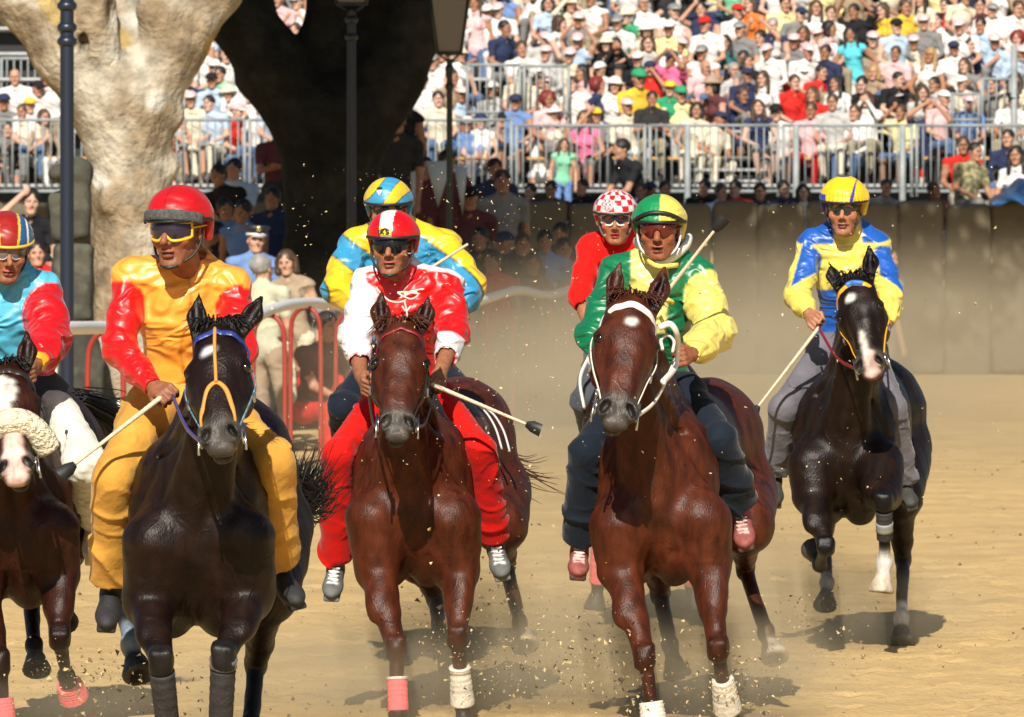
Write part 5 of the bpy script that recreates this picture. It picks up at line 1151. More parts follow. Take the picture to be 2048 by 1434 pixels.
# ------------------------------------------------------------------ spectators: pose prototypes, head centre at the origin
def proto(pose, female=False, h=.0135, slim=1.0):
    sw = .18 if female else .212; lean = 0.0
    if pose in ('s', 'l', 'h', 'H', 'c', 'a', 't'):
        ly = -.16 if pose == 'l' else -.05
        J = dict(pelvis=V(0, 0, .49), neck=V(0, ly-.03, 1.03), head=V(0, ly-.07, 1.215)); J['sha'] = V(-sw, ly, .985); J['shb'] = V(sw, ly, .985)
        for x, q in (('a', -1), ('b', 1)): J['hip'+x] = V(q*.10, -.03, .50); J['kn'+x] = V(q*.15, -.46, .52); J['an'+x] = V(q*.13, -.44, .10); J['to'+x] = V(q*.15, -.62, .04)
        hands = {'s': ((-.14, -.36, .60), (.14, -.36, .60)), 'l': ((-.05, -.45, .62), (.06, -.46, .63)), 'h': ((-.10, -.22, 1.29), (.14, -.36, .60)), 'H': ((-.09, -.2, 1.30), (.09, -.2, 1.30)), 'c': ((-.06, -.24, 1.17), (.06, -.24, 1.17)), 'a': ((.08, -.24, .80), (-.08, -.26, .78)), 't': ((-.12, -.2, 1.45), (.12, -.2, 1.45))}[pose]
        els = {'s': ((-.27, -.10, .72), (.27, -.10, .72)), 'l': ((-.22, -.33, .72), (.22, -.33, .72)), 'h': ((-.30, -.22, 1.08), (.27, -.10, .72)), 'H': ((-.30, -.20, 1.12), (.30, -.20, 1.12)), 'c': ((-.22, -.25, .92), (.22, -.25, .92)), 'a': ((-.25, -.10, .73), (.25, -.10, .73)), 't': ((-.30, -.12, 1.22), (.30, -.12, 1.22))}[pose]
    else:
        J = dict(pelvis=V(0, 0, .95), neck=V(0, -.02, 1.49), head=V(0, -.04, 1.66)); J['sha'] = V(-sw, 0, 1.43); J['shb'] = V(sw, 0, 1.43)
        for x, q in (('a', -1), ('b', 1)): J['hip'+x] = V(q*.095, 0, .90); J['kn'+x] = V(q*.11, -.03, .50); J['an'+x] = V(q*.12, .02, .08); J['to'+x] = V(q*.15, -.14, .04)
        hands = {'d': ((-.24, -.10, .84), (.24, -.10, .84)), 'D': ((-.15, -.06, 1.02), (.17, -.05, 1.0)), 'u': ((-.16, -.25, 1.78), (.24, -.10, .84))}[pose]
        els = {'d': ((-.25, .02, 1.13), (.25, .02, 1.13)), 'D': ((-.36, .02, 1.15), (.38, .02, 1.16)), 'u': ((-.27, -.2, 1.5), (.25, .02, 1.13))}[pose]
    for x, hd_, el in (('a', hands[0], els[0]), ('b', hands[1], els[1])): J['wr'+x] = np.array(hd_, float); J['el'+x] = np.array(el, float)
    H0 = J['head'].copy(); J = {k: v-H0 for k, v in J.items()}
    f = Field(*bbox(list(J.values()), .15), h)
    TA = torso(f, J, 1, .012*slim, .04)
    if female:
        for q in (-1, 1): f.ell(J['neck']*.68+J['pelvis']*.32+V(q*.075, -.10, 0), (.06, .05, .06), None, 1, .03)
    up = TA[2]; f.cap(J['neck']+up*.0+V(0, -.03, 0), J['head']-V(0, -.01, .06), .052, .052, 0, .012)
    for x in 'ab':
        m = J['sh'+x]*.42+J['el'+x]*.58
        f.cap(J['sh'+x], m, .064 if not female else .052, .056 if not female else .046, 2, .03); f.cap(m, J['el'+x], .043, .040, 3, .012); f.cap(J['el'+x], J['wr'+x], .040, .027, 3, .015)
        d = nrm(J['wr'+x]-J['el'+x]); f.ell(J['wr'+x]+d*.06, (.038, .03, .055) if abs(d[2]) > .6 else (.04, .055, .03), None, 0, .02)
        f.cap(J['pelvis'], J['hip'+x], .11, .10, 4, .03); f.cap(J['hip'+x], J['kn'+x], .092, .068, 4, .03); f.cap(J['kn'+x], J['an'+x], .062, .045, 5, .02); f.cap(J['an'+x], J['to'+x], .045, .036, 6, .015)
    f.disp(lambda p, t: np.where((t == 1) | (t == 2) | (t == 4), -folds(p, 20, .010, len(pose)+ord(pose[0]))+.004*sn(p, 15, 3), 0), .04)
    A = np.eye(3); A[1] = V(0, -1, 0); add_head(f, V(0, 0, 0), A, 1.02, 1.0, 0, False, (0, 0, 0, 0, 0))
    for q in (-1, 1): f.ell(V(q*.032, -.088, .008), (.024, .022, .013), None, 7, .004, 'paint')
    f.ell(V(0, -.098, -.066), (.026, .022, .010), None, 8, .004, 'paint')
    v, q, T = f.mesh(); me = mesh_np('spectator_'+pose, v, q, None, None, T[q[:, 0]])
    me.polygons.foreach_set('use_smooth', [True]*len(me.polygons)); return me, J
C_MAT = {}
def cm_(code):
    cols = dict(pc=(.46, .46, .34), w=(.70, .69, .67), c=(.66, .60, .46), lb=(.40, .52, .66), b=(.14, .24, .48), nv=(.025, .035, .085), bk=(.015, .015, .018), gr=(.20, .20, .20), lg=(.45, .45, .44), pk=(.72, .45, .46), hp=(.75, .16, .32), rd=(.55, .025, .02), yl=(.75, .48, .05), py=(.74, .66, .34), br=(.11, .035, .04), te=(.03, .14, .15), tq=(.10, .52, .62), tn=(.34, .26, .18), mg=(.22, .55, .36), or_=(.65, .18, .04), kh=(.30, .26, .17), je=(.09, .15, .27), dk=(.03, .03, .03), gn=(.03, .30, .14))
    if code not in C_MAT: C_MAT[code] = mat('fabric_'+code, col=cols[code], rough=.85, spec=.2, nscale=9, namt=.14, bump=.3, bscale=22, bdist=.02)
    return C_MAT[code]
WORD = dict(pc='pale', w='white', c='cream', lb='pale blue', b='blue', nv='navy', bk='black', gr='grey', lg='light grey', pk='pink', hp='hot pink', rd='red', yl='yellow', py='pale yellow', br='dark brown', te='teal', tq='turquoise', tn='tan', mg='mint green', or_='orange', kh='khaki', gn='green')
SKM = [mat('crowd_skin_%d' % i, col=c, rough=.55, spec=.3, nscale=20, namt=.1) for i, c in enumerate(((.42, .22, .14), (.50, .28, .19), (.34, .165, .095), (.56, .35, .26)))]
M_SH = mat('shades', col=(.015, .012, .012), rough=.2); M_EY = mat('eye_shadow', col=(.12, .05, .035), rough=.5); M_LP = mat('lips', col=(.38, .10, .085), rough=.5); M_SHOE = mat('crowd_shoe', col=(.10, .08, .07), rough=.7)
def hair_mesh(kind):
    f = Field((-.17, -.2, -.34), (.17, .2, .2), .0125); s = f
    if kind in ('short', 'bob', 'long', 'curly'):
        s.ell((0, .020, .045), (.088, .104, .094), None, 0, .02); s.ell((0, -.115, -.02), (.062, .07, .075), None, None, .015, 'sub')
        if kind == 'short': s.box((0, 0, -.2), (.2, .2, .165), None, None, .02, 'sub', .01)
        if kind == 'bob':
            for q in (-1, 1): s.cap((q*.082, .01, .03), (q*.085, .0, -.08), .034, .036, 0, .02)
            s.cap((0, .06, .02), (0, .06, -.09), .08, .07, 0, .02)
        if kind == 'long':
            for q in (-1, 1): s.cap((q*.080, .01, .03), (q*.095, -.01, -.2), .034, .034, 0, .02)
            s.cap((0, .06, .02), (0, .07, -.22), .08, .08, 0, .02)
        if kind == 'curly': s.ell((0, .03, .03), (.135, .115, .125), None, 0, .02); s.ell((0, -.115, -.03), (.068, .09, .08), None, None, .015, 'sub')
        s.disp(lambda p, t: (.012 if kind == 'curly' else .005)*sn(p, 48, 2)+.004*sn(p, 22, 1), .04)
    else:
        if kind == 'cap':
            s.ell((0, .0, .055), (.098, .108, .082), None, 0, .01); s.box((0, 0, -.06), (.2, .2, .098), None, None, .01, 'sub', .01)
            s.ell((0, -.105, .042), (.078, .082, .013), None, 1, .01)
        if kind == 'sunhat':
            s.ell((0, .0, .06), (.098, .108, .09), None, 0, .01); s.box((0, 0, -.06), (.2, .2, .094), None, None, .01, 'sub', .01); s.ell((0, .0, .040), (.158, .17, .016), None, 1, .02)
        s.disp(lambda p, t: .003*sn(p, 30, 2), .03)
    v, q, T = f.mesh(); me = mesh_np('hair_'+kind if kind not in ('cap', 'sunhat') else kind, v, q, None, None, T[q[:, 0]]); me.polygons.foreach_set('use_smooth', [True]*len(me.polygons)); return me
HM = {k: hair_mesh(k) for k in ('short', 'bob', 'long', 'curly', 'cap', 'sunhat')}
PR = {}
for pz in 'slhHcatdDu':
    for fem in (False, True):
        if pz in 'tu' and fem: continue
        PR[pz, fem] = proto(pz, fem)
for me, J in PR.values():
    for i in range(9): me.materials.append(None)
for me in HM.values():
    me.materials.append(None); me.materials.append(None)
HAIRM = dict(k=(.012, .010, .009), n=(.06, .03, .015), g=(.28, .27, .25), y=(.34, .22, .09), R=(.17, .018, .012))
def hm_(c): return mat('hair_colour_'+c, col=HAIRM[c], rough=.55, nscale=30, namt=.4, stretch=(1, 1, .3))
# head code: (mesh, colour A, colour B, words)
HEADS = dict(k=('short', 'k', None, 'short dark hair', 0), n=('short', 'n', None, 'short brown hair', 0), g=('short', 'g', None, 'grey hair', 0), y=('short', 'y', None, 'short fair hair', 0), L=('long', 'k', None, 'long dark hair', 1), N=('long', 'n', None, 'long brown hair', 1), Y=('long', 'y', None, 'long blond hair', 1), K=('bob', 'k', None, 'dark bobbed hair', 1), B=('bob', 'n', None, 'brown bobbed hair', 1), F=('bob', 'y', None, 'fair bobbed hair', 1), R=('curly', 'R', None, 'bushy red hair', 1),
    x=(None, None, None, 'bald head', 0), W=('cap', 'w', 'w', 'white cap', 0), P=('cap', 'pk', 'w', 'pink and white cap', 0), V=('cap', 'nv', 'nv', 'navy cap', 0), C=('cap', 'rd', 'rd', 'red cap', 0), G=('cap', 'gn', 'gn', 'green cap', 0), Z=('cap', 'bk', 'bk', 'black cap', 0), U=('cap', 'yl', 'yl', 'yellow cap', 0), E=('cap', 'gr', 'lg', 'grey cap', 0), S=('sunhat', 'c', 'c', 'cream sun hat', 1), T=('sunhat', 'w', 'w', 'white sun hat', 1), M=('sunhat', 'tn', 'tn', 'straw hat', 1))
def slot(o, i, m): o.material_slots[i].link = 'OBJECT'; o.material_slots[i].material = m
USED = {}
def spectator(pos, shirt, head, pose, label, group, sleeves=None, pants=None, fem=None, yaw=None, rr=random.Random(1), scale=1.0, shades_=None, pitch=0, cat='person', skin=None, bare=None):
    hk, ca, cb, _, fm = HEADS[head]; fem = (fm == 1) if fem is None else fem
    if pose in 'tu': fem = False
    me, J = PR[pose, fem]; o = bpy.data.objects.new('person', me); COL.objects.link(o); o.location = Vector(pos)
    yaw = rr.gauss(0, 22) if yaw is None else yaw; o.rotation_euler = (math.radians(pitch+rr.gauss(0, 3)), math.radians(rr.gauss(0, 3.5)), math.radians(yaw)); sc = scale*rr.uniform(.95, 1.04); o.scale = (sc,)*3
    sk = SKM[rr.randrange(4)] if skin is None else SKM[skin]; sh = cm_(shirt); sl = sleeves or rr.choice(('short', 'short', 'short', 'long', 'none') if not fem else ('short', 'none', 'none', 'long'))
    pn = cm_(pants or rr.choice(('je', 'je', 'kh', 'dk', 'nv', 'w', 'gr', 'c'))); br = rr.random() < .3 if bare is None else bare
    for i, m in enumerate((sk, sh, sk if sl == 'none' else sh, sh if sl == 'long' else sk, pn, sk if br else pn, M_SHOE, M_SH if (rr.random() < .45 if shades_ is None else shades_) else M_EY, M_LP)): slot(o, i, m)
    tag(o, label, cat, group)
    if hk:
        c = bpy.data.objects.new('cap' if hk == 'cap' else 'sun_hat' if hk == 'sunhat' else 'hair', HM[hk]); COL.objects.link(c); c.parent = o; c.scale = (1.04,)*3
        m1 = hm_(ca) if hk not in ('cap', 'sunhat') else cm_(ca); slot(c, 0, m1); slot(c, 1, cm_(cb) if cb else m1)
        if hk in ('cap', 'sunhat'):
            hs_ = 'long' if fem else 'short'; d = bpy.data.objects.new('hair', HM['bob' if fem else 'short']); COL.objects.link(d); d.parent = o; d.scale = (.93, .93, .90); m2 = hm_(rr.choice('kkng')); slot(d, 0, m2); slot(d, 1, m2)
    return o
CAT = """950,8,pk,N,d 975,25,w,W,d 997,22,w,P,s 1010,58,nv,k,s 1060,-8,w,B,D 1115,-22,w,g,d 1090,80,lg,P,s 1092,108,lg,P,s 1157,42,gr,P,s 1155,82,lb,P,t 1140,112,c,P,s 1203,44,gr,Y,s 1213,88,bk,S,s 1232,92,bk,k,c
1163,146,pk,L,s 1145,170,w,n,s 1197,172,nv,R,s 1200,140,w,W,s 1096,200,pk,R,s 1093,168,w,P,s 1031,205,b,V,s 1006,240,gr,Z,s 1106,228,c,T,s 1168,238,hp,N,s 1192,232,gr,U,h 1078,262,w,Z,c 962,243,w,V,s 922,190,lb,P,s 935,250,b,W,l
1236,46,w,E,s 1254,34,gn,S,s 1287,8,w,g,s 1293,62,c,T,s 1338,58,py,W,s 1296,88,lg,B,s 1276,120,bk,W,s 1300,138,rd,V,c 1348,24,w,E,s 1410,50,w,C,s 1475,24,w,C,s 1402,20,nv,k,h 1362,92,w,P,s 1404,106,w,E,s 1343,118,hp,V,H 1411,136,pk,x,s 1450,86,te,L,s 1480,60,gr,E,s 1468,142,lg,g,s 1486,118,bk,k,s
1278,158,yl,G,l 1230,172,w,T,s 1362,190,py,G,s 1424,172,br,M,s 1340,178,gn,U,s 1632,16,w,N,s 1661,28,w,n,s 1601,30,gr,V,s 1545,52,nv,g,s 1708,24,bk,k,t 1700,70,tq,L,D 1636,72,w,P,s 1660,58,pk,K,s 1521,78,w,k,t 1534,104,w,P,s 1588,84,gr,P,s 1607,68,pk,B,s
1493,124,gr,L,s 1494,152,nv,V,s 1746,80,tn,P,s 1651,106,nv,k,s 1643,146,rd,k,s 1607,146,rd,P,s 1589,166,rd,n,s 1671,168,w,L,s 1747,146,tn,F,s 1724,170,bk,k,s 1665,206,lg,n,s 1622,222,pk,n,s 1552,226,w,Z,s 1625,190,rd,B,s 1733,200,w,N,c 1847,46,gr,P,s 1793,54,lb,Z,s 1875,42,w,k,s 1765,22,yl,B,s
1914,28,pk,K,s 1920,54,w,P,s 1984,22,w,E,s 2036,18,w,n,s 1961,52,lb,k,s 1989,84,lb,P,s 1940,90,nv,k,s 1908,98,w,V,s 1828,86,c,P,s 1791,108,pk,n,s 1860,112,w,Y,s 1929,132,gr,B,s 1924,168,c,W,s 1797,160,bk,k,s 1868,170,lg,k,s 1845,186,lg,N,s 1790,196,py,P,s 1888,198,pk,W,s 1802,226,py,n,h 1858,222,nv,k,H
2035,78,pk,R,s 2042,108,lb,P,s 2030,160,c,N,d 1985,170,gr,k,s 1890,12,rd,k,s 1810,15,yl,n,s 1740,28,bk,V,s 1570,8,py,k,s 1500,10,or_,B,s 1960,12,br,k,s 1080,160,c,B,s 845,165,w,k,s 920,110,w,S,s 886,110,w,T,s 866,125,w,E,s
30,155,w,x,s 76,178,w,Z,s 60,212,w,U,s 8,205,gr,V,s 92,155,w,W,s 45,225,c,n,s 15,260,gr,k,l 88,235,tn,N,s 405,98,w,W,s 425,135,w,P,s 424,162,lb,Z,s 452,112,w,x,s 480,160,w,n,s 381,200,c,P,s 418,208,lb,k,s 456,188,w,S,s 474,224,rd,P,s 352,222,lg,x,s 376,158,nv,P,s 388,122,w,k,s 521,212,w,P,s 366,250,w,k,s 360,110,w,W,s 395,60,w,P,s 500,190,w,T,s 440,150,mg,k,s 350,160,w,N,s 345,285,rd,k,s
595,5,w,P,t 590,62,w,n,t 1516,215,nv,N,s 1440,240,c,V,s 1045,150,c,k,s 985,180,lg,W,s"""
placed = []; rc = random.Random(42); rowcount = {}
ent = []
for t in CAT.split():
    a = t.split(','); ent.append([float(a[0]), float(a[1]), a[2], a[3], a[4]])
for px, py, *_ in ent: placed.append((px, py))
for r in range(0, 7):
    y0 = 205-50.5*r; px = -20+rc.uniform(0, 30)
    while px < 2075:
        py = y0+rc.gauss(0, 8); px += rc.uniform(36, 54)
        if px < 330 and (r > 1 or px > 112): continue
        if 560 < px < 780 and py > -20 or (780 <= px < 850 and py > 60): continue
        if 930 < px < 1130 and 120 < py < 190: continue
        if min((math.hypot((px-a)*1.0, (py-b)*.8) for a, b in placed), default=99) < 30: continue
        if len(placed) > 292: break
        placed.append((px, py)); ent.append([px, py, rc.choice(('w',)*7+('dk', 'nv')+('c', 'c', 'lb', 'lb', 'pk', 'py', 'lg', 'gr', 'rd', 'nv', 'bk', 'tn', 'b', 'c', 'mg')), rc.choice('kkknngLLNBKFxPPPPPWWWWVZST'), rc.choice('sssslahsc')])
for e in ent: e.append(int(round(min(7, max(0, (222-e[1])/50.5)))))
for r in range(8):
    for k, e in enumerate(sorted([e for e in ent if e[5] == r])): e.append(k+1)
ORD = lambda k: '%d%s' % (k, 'th' if 10 <= k % 100 <= 20 else {1: 'st', 2: 'nd', 3: 'rd'}.get(k % 10, 'th'))
ROWW = ['front', 'second', 'third', 'fourth', 'fifth', 'sixth', 'seventh', 'eighth']
POSW = dict(s='', l='leaning ', h='brow-shading ', H='face-shielding ', c='camera-holding ', a='arms-folded ', t='arms-raised ', d='standing ', D='standing ', u='standing ')
for px, py, sh, hd_, pz, r, k in ent:
    if pz in 'dDu': Y = ROWY(r)-.1
    else: Y = ROWY(r)+rc.uniform(-.08, .05)
    nm_ = 'woman' if HEADS[hd_][4] and pz not in 'tu' else 'spectator'
    lb = f"{POSW[pz]}{nm_} in {WORD.get(sh, 'dark')} with {HEADS[hd_][3]}, {ORD(k)} from left in {ROWW[r]} row"
    sp_ = {(1278., 158.): dict(scale=1.3, sleeves='short', pants='je', yaw=15), (1362., 190.): dict(scale=1.12, sleeves='short', bare=False, pants='lg'), (1424., 172.): dict(scale=1.12, sleeves='none', pants='kh', bare=False), (1700., 70.): dict(sleeves='none', pants='w', yaw=0), (1622., 222.): dict(pants='rd', sleeves='short', bare=False), (1552., 226.): dict(pants='gr', bare=True, scale=1.1), (1665., 206.): dict(pants='c', shades_=True, scale=1.08), (1858., 222.): dict(pants='dk', scale=1.12, yaw=10), (1521., 78.): dict(scale=1.1), (1115., -22.): dict(scale=1.25), (1060., -8.): dict(scale=1.1, pants='lb', sleeves='none')}.get((px, py), {})
    spectator(P(px, py, Y), sh, hd_, pz, lb, 'spectators in the grandstand', rr=rc, **sp_)
# ------------------------------------------------------------------ people below the stand and in the shade
G1 = 'people standing behind the rail'
def by(px, py, Y, sh, hd_, pz, label, **k): return spectator(P(px, py, Y), sh, hd_, pz, label, G1, rr=rc, **k)
by(1950, 305, 103.4, 'tn', 'k', 's', 'man in leaf camouflage shirt below the front barrier at right', yaw=35, scale=1.15, shades_=True, sleeves='short')
camo = mat('camouflage', col=(.40, .36, .20), rough=.9, nscale=16, namt=1.0, ncol=(.07, .075, .035), detail=1, bump=.3, bscale=20)
for o in COL.objects:
    if o.get('label', '').startswith('man in leaf camouflage'):
        for i in (1, 2): slot(o, i, camo)
by(1926, 292, 103.9, 'rd', 'n', 's', 'man in red behind the man in camouflage', yaw=0, scale=1.1)
by(2032, 312, 103.2, 'w', 'L', 's', 'dark haired woman in white at the right edge below the barrier', yaw=-15, scale=1.2, sleeves='short')
by(2016, 278, 104, 'nv', 'k', 's', 'man in navy behind the woman in white at the right edge', scale=1.1)
by(1243, 300, 105.2, 'bk', 'k', 'l', 'person in black shirt and jeans climbing behind the front barrier', yaw=-60, scale=1.25, pants='je')
by(1128, 290, 105.3, 'mg', 'N', 'd', 'woman wrapped in mint green scarf behind the front barrier', scale=.8, pants='b')
by(1330, 380, 101.5, 'rd', 'k', 's', 'dark head peeking over the wall near the green cap'); by(1520, 385, 101.5, 'nv', 'k', 's', 'dark head peeking over the wall below the red trousers'); by(1102, 380, 101.4, 'br', 'k', 's', 'head in shade peeking over the wall left of the chequered helmet')
by(437, 352, 96, 'bk', 'k', 'l', 'man in black shirt leaning on the wall right of the red cap', scale=1.25, pants='kh'); by(468, 340, 97, 'lb', 'k', 'l', 'man in light blue shirt leaning on the wall beside the pale trunk', scale=1.2)
# officer, man seen from behind, woman
o = by(512, 482, 68, 'b', 'k', 'd', 'policeman in black peaked cap with gold badge and light blue shirt', yaw=12, scale=1.0, sleeves='short', pants='nv', shades_=False)
for c in list(o.children): bpy.data.objects.remove(c)
c0 = P(512, 482, 68); pc = MB(); zz = c0+V(0, 0, .05)
pc.tube([zz, zz+V(0, 0, .04), zz+V(0, -.01, .085), zz+V(0, -.01, .10)], [.095, .10, .135, .12], 20); pc.v = [tuple(np.array(p)-c0) for p in pc.v]; a = pc.build('peaked_cap', mat('cap_black', col=(.015, .015, .025), rough=.5)); a.parent = o
pc = MB(); pc.tube([V(0, 0, .05), V(0, 0, .072)], .1025, 20); pc.ball(V(0, -.105, .04), (.075, .05, .008)); a = pc.build('white_band', mat('band_white', col=(.6, .6, .58), rough=.5)); a.parent = o
pc = MB(); pc.ball(V(0, -.128, .115), (.028, .012, .03)); a = pc.build('gold_badge', mat('gold', col=(.75, .55, .2), rough=.3, metal=.6)); a.parent = o
o = by(524, 540, 66, 'pc', 'g', 'd', 'balding man in pale shirt and beige trousers seen from behind at the rail', yaw=150, scale=1.12, sleeves='short', pants='tn', skin=0, bare=False)
b = MB(); b.tube([V(-.13, 0, -.66), V(.13, 0, -.66)], .001, 4)
bl = MB(); bl.grid([[V(math.cos(t)*.175, math.sin(t)*.135, z) for t in np.linspace(0, 2*math.pi, 24)[:-1]] for z in (-.64, -.60)], close=True); a = bl.build('leather_belt', mat('belt', col=(.12, .03, .015), rough=.5)); a.parent = o
by(573, 527, 67.3, 'tn', 'B', 'd', 'woman with brown hair looking back beside the man in pale shirt', yaw=-10, scale=.95, sleeves='none', skin=1, shades_=False)
by(700, 560, 67.5, 'gr', 'k', 'l', 'person in grey shirt bending down behind the white rail', yaw=60, scale=1.5, sleeves='long', pants='rd'); by(655, 655, 65.5, 'br', 'k', 'l', 'person in red trousers crouching behind the red hoops', yaw=40, scale=1.1, pants='rd', bare=False)
by(72, 508, 66, 'rd', 'k', 'd', 'man with red collar behind the left edge jockey'); by(62, 405, 84, 'bk', 'k', 'h', 'photographer in black on the wall at the left edge', scale=1.2); by(50, 475, 70, 'bk', 'n', 'd', 'man in dark shirt left of the stone bollard')
by(1775, 520, 88, 'b', 'k', 'd', 'person in grey blue shirt in dust behind the yellow capped jockey', yaw=50, scale=1.35, pants='gr', bare=False)
# the shaded group under the dark tree
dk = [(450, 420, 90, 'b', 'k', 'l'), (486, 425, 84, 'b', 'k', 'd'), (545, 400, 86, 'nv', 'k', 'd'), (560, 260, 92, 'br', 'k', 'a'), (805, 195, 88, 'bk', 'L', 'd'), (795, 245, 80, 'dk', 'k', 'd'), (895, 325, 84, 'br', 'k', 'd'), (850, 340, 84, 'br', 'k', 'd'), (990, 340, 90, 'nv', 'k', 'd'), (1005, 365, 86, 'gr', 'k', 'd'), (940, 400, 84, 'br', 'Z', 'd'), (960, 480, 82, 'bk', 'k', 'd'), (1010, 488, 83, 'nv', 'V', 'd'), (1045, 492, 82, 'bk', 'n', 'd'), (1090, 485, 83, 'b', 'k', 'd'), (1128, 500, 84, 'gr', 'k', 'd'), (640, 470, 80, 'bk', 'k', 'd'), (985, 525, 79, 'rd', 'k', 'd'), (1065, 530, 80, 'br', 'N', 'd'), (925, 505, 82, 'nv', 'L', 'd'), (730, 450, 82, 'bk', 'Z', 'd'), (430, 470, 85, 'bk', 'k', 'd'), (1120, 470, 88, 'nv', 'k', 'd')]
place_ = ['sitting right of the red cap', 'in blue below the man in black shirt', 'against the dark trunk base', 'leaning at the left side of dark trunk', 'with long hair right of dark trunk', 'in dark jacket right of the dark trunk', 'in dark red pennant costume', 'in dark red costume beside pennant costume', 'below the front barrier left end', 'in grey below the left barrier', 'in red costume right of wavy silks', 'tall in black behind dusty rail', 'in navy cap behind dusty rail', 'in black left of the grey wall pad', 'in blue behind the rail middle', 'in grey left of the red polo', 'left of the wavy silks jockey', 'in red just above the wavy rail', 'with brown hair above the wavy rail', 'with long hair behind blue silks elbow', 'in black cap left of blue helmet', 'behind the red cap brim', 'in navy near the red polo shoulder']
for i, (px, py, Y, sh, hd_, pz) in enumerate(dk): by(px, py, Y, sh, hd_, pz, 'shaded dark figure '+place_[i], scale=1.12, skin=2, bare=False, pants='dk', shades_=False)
# pennant shaped costume panels on the figure beside the trunk
pe = MB()
for a, b_, c in (((852, 322), (905, 322), (876, 415)), ((908, 330), (935, 335), (925, 430)), ((820, 345), (850, 335), (828, 440))): pe._add([P(*a, 83.2), P(*b_, 83.2), P(*c, 83.0), P(*a, 83.25), P(*b_, 83.25), P(*c, 83.05)], [(0, 2, 1), (3, 4, 5), (0, 1, 4, 3), (1, 2, 5, 4), (2, 0, 3, 5)])
o = pe.build('pennant_costume', mat('costume', col=(.45, .5, .5), rough=.7), None, org=P(876, 400, 83.2)); tag(o, 'pale pointed costume cape hanging in the shade right of the trunk', 'costume')

PK_ = [(1165, 'bk', 'k'), (1282, 'gr', 'n'), (1300, 'b', 'V'), (1408, 'bk', 'k'), (1442, 'lb', 'n'), (1470, 'rd', 'k'), (1568, 'nv', 'k'), (1606, 'w', 'L'), (1772, 'gr', 'k'), (1868, 'br', 'n'), (1060, 'nv', 'k'), (1012, 'gr', 'k')]
for i, (px, sh, hd_) in enumerate(sorted(PK_)): by(px, 381+5*math.sin(i*2.3), 102+.2*(i % 3), sh, hd_, 's', f"person in {WORD.get(sh, 'dark')} with {HEADS[hd_][3]} peeking over wall, {ORD(i+1)} from left")
# ------------------------------------------------------------------ flying sand and dust
def specks(name, n, seed, fn, cols, label_kind='stuff'):
    rg = random.Random(seed); m = MB()
    for i in range(n):
        c, r = fn(rg); a = [V(rg.gauss(0, 1), rg.gauss(0, 1), rg.gauss(0, 1)) for _ in range(4)]; a = [nrm(x)*r*rg.uniform(.5, 1.3) for x in a]
        m._add([c+x for x in a], [(0, 1, 2), (0, 2, 3), (0, 3, 1), (1, 3, 2)], rg.randrange(len(cols)))
    o = m.build(name, cols, None, False); o['kind'] = 'stuff'
M_S = [mat('speck_a', col=(.62, .50, .28), rough=.9), mat('speck_b', col=(.45, .34, .17), rough=.9)]; M_SD = [mat('speck_d', col=(.07, .05, .03), rough=1), mat('speck_e', col=(.16, .11, .06), rough=1)]
def f1(rg):
    px = rg.gauss(960, 190) if rg.random() < .6 else rg.uniform(420, 2000); py = rg.uniform(330, 1000); return P(px, py, rg.uniform(27, 34)), rg.choice((.0022, .003, .003, .004, .005, .008))
specks('flying_sand_grains', 1500, 1, f1, M_S)
HO = [(1180, 1330, 28.5, 60, 60), (1300, 1380, 28.8, 120, 50), (990, 1340, 29.5, 60, 60), (900, 1300, 30, 90, 80), (1480, 1370, 29, 50, 45), (160, 1360, 28, 60, 40), (290, 1370, 26, 60, 50), (1240, 1300, 29, 110, 60), (1640, 1240, 34, 60, 30), (960, 1180, 30.3, 80, 120)]
def f2(rg):
    x, y, Y, sx, sy = rg.choice(HO); return P(rg.gauss(x, sx), min(1440, rg.gauss(y, sy)), Y+rg.gauss(0, .4)), rg.choice((.003, .004, .005, .008, .013))
specks('kicked_up_dirt', 1900, 2, f2, M_SD+[M_S[1]])
def f3(rg):
    x, y, Y, sx, sy = rg.choice(HO[:6]); return P(rg.gauss(x, sx*1.2), min(1440, rg.gauss(y, sy)), Y+rg.gauss(0, .4)), rg.choice((.003, .004, .006, .009))
specks('kicked_up_sand', 700, 3, f3, M_S)
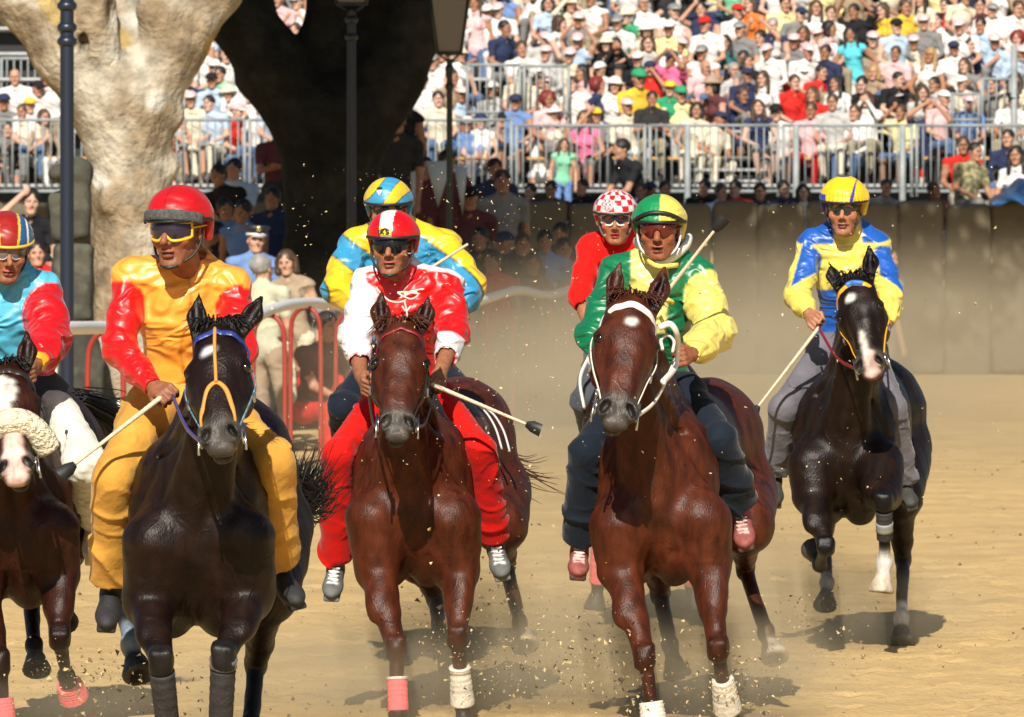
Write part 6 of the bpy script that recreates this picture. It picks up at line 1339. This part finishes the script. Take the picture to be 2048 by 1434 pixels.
def dust(loc, r, dens, col=(.86, .70, .45), noise=2.2, seed=0.0):
    me = MB(); me.box((0, 0, 0), (1, 1, 1)); o = me.build('dust_cloud', [], None, False); o.location = Vector(loc); o.scale = r; o['kind'] = 'stuff'
    m = bpy.data.materials.new('dust'); m.use_nodes = True; n = m.node_tree; n.nodes.clear(); L = n.links
    out = n.nodes.new('ShaderNodeOutputMaterial'); v = n.nodes.new('ShaderNodeVolumePrincipled'); v.inputs['Color'].default_value = (*col, 1); v.inputs['Anisotropy'].default_value = 0
    tc = n.nodes.new('ShaderNodeTexCoord'); ln = n.nodes.new('ShaderNodeVectorMath'); ln.operation = 'LENGTH'; L.new(tc.outputs['Object'], ln.inputs[0])
    mr = n.nodes.new('ShaderNodeMapRange'); mr.inputs[1].default_value = .05; mr.inputs[2].default_value = 1; mr.inputs[3].default_value = 1; mr.inputs[4].default_value = 0; mr.interpolation_type = 'SMOOTHSTEP'; L.new(ln.outputs['Value'], mr.inputs[0])
    t = n.nodes.new('ShaderNodeTexNoise'); t.inputs['Scale'].default_value = noise; t.inputs['Detail'].default_value = 2; mp = n.nodes.new('ShaderNodeMapping'); mp.inputs['Location'].default_value = (seed, seed*2, 0); L.new(tc.outputs['Object'], mp.inputs[0]); L.new(mp.outputs[0], t.inputs['Vector'])
    m2 = n.nodes.new('ShaderNodeMapRange'); m2.inputs[1].default_value = .35; m2.inputs[2].default_value = .65; m2.inputs[3].default_value = .25; m2.inputs[4].default_value = 1.5; L.new(t.outputs[0], m2.inputs[0])
    mu = n.nodes.new('ShaderNodeMath'); mu.operation = 'MULTIPLY'; L.new(mr.outputs[0], mu.inputs[0]); L.new(m2.outputs[0], mu.inputs[1])
    mv = n.nodes.new('ShaderNodeMath'); mv.operation = 'MULTIPLY'; mv.inputs[1].default_value = dens; L.new(mu.outputs[0], mv.inputs[0]); L.new(mv.outputs[0], v.inputs['Density']); L.new(v.outputs[0], out.inputs['Volume'])
    me_ = o.data; me_.materials.append(m); return o
S.cycles.volume_step_rate = 2.0; S.cycles.volume_max_steps = 32
dust(P(1560, 735, 72), (7.2, 22, 1.7), .10, noise=2.0, seed=1)
dust(P(1060, 800, 55), (2.4, 12, 1.05), .13, noise=2.0, seed=3)
for i, (px, Y, rx, ry, rz, d) in enumerate(((1210, 30.3, 1.1, 1.6, .45, .75), (960, 31, 1.0, 1.6, .42, .7), (1470, 29.6, .7, 1.0, .35, 1.1), (640, 30, 1.1, 2.0, .32, .5), (1680, 35.5, 1.0, 1.6, .35, .6), (230, 28, .9, 1.6, .3, .3), (1300, 36.5, 1.5, 3, .7, .35))):
    dust((X_(px, Y), Y, rz*.55), (rx, ry, rz), d, noise=1.8, seed=i*3.7)
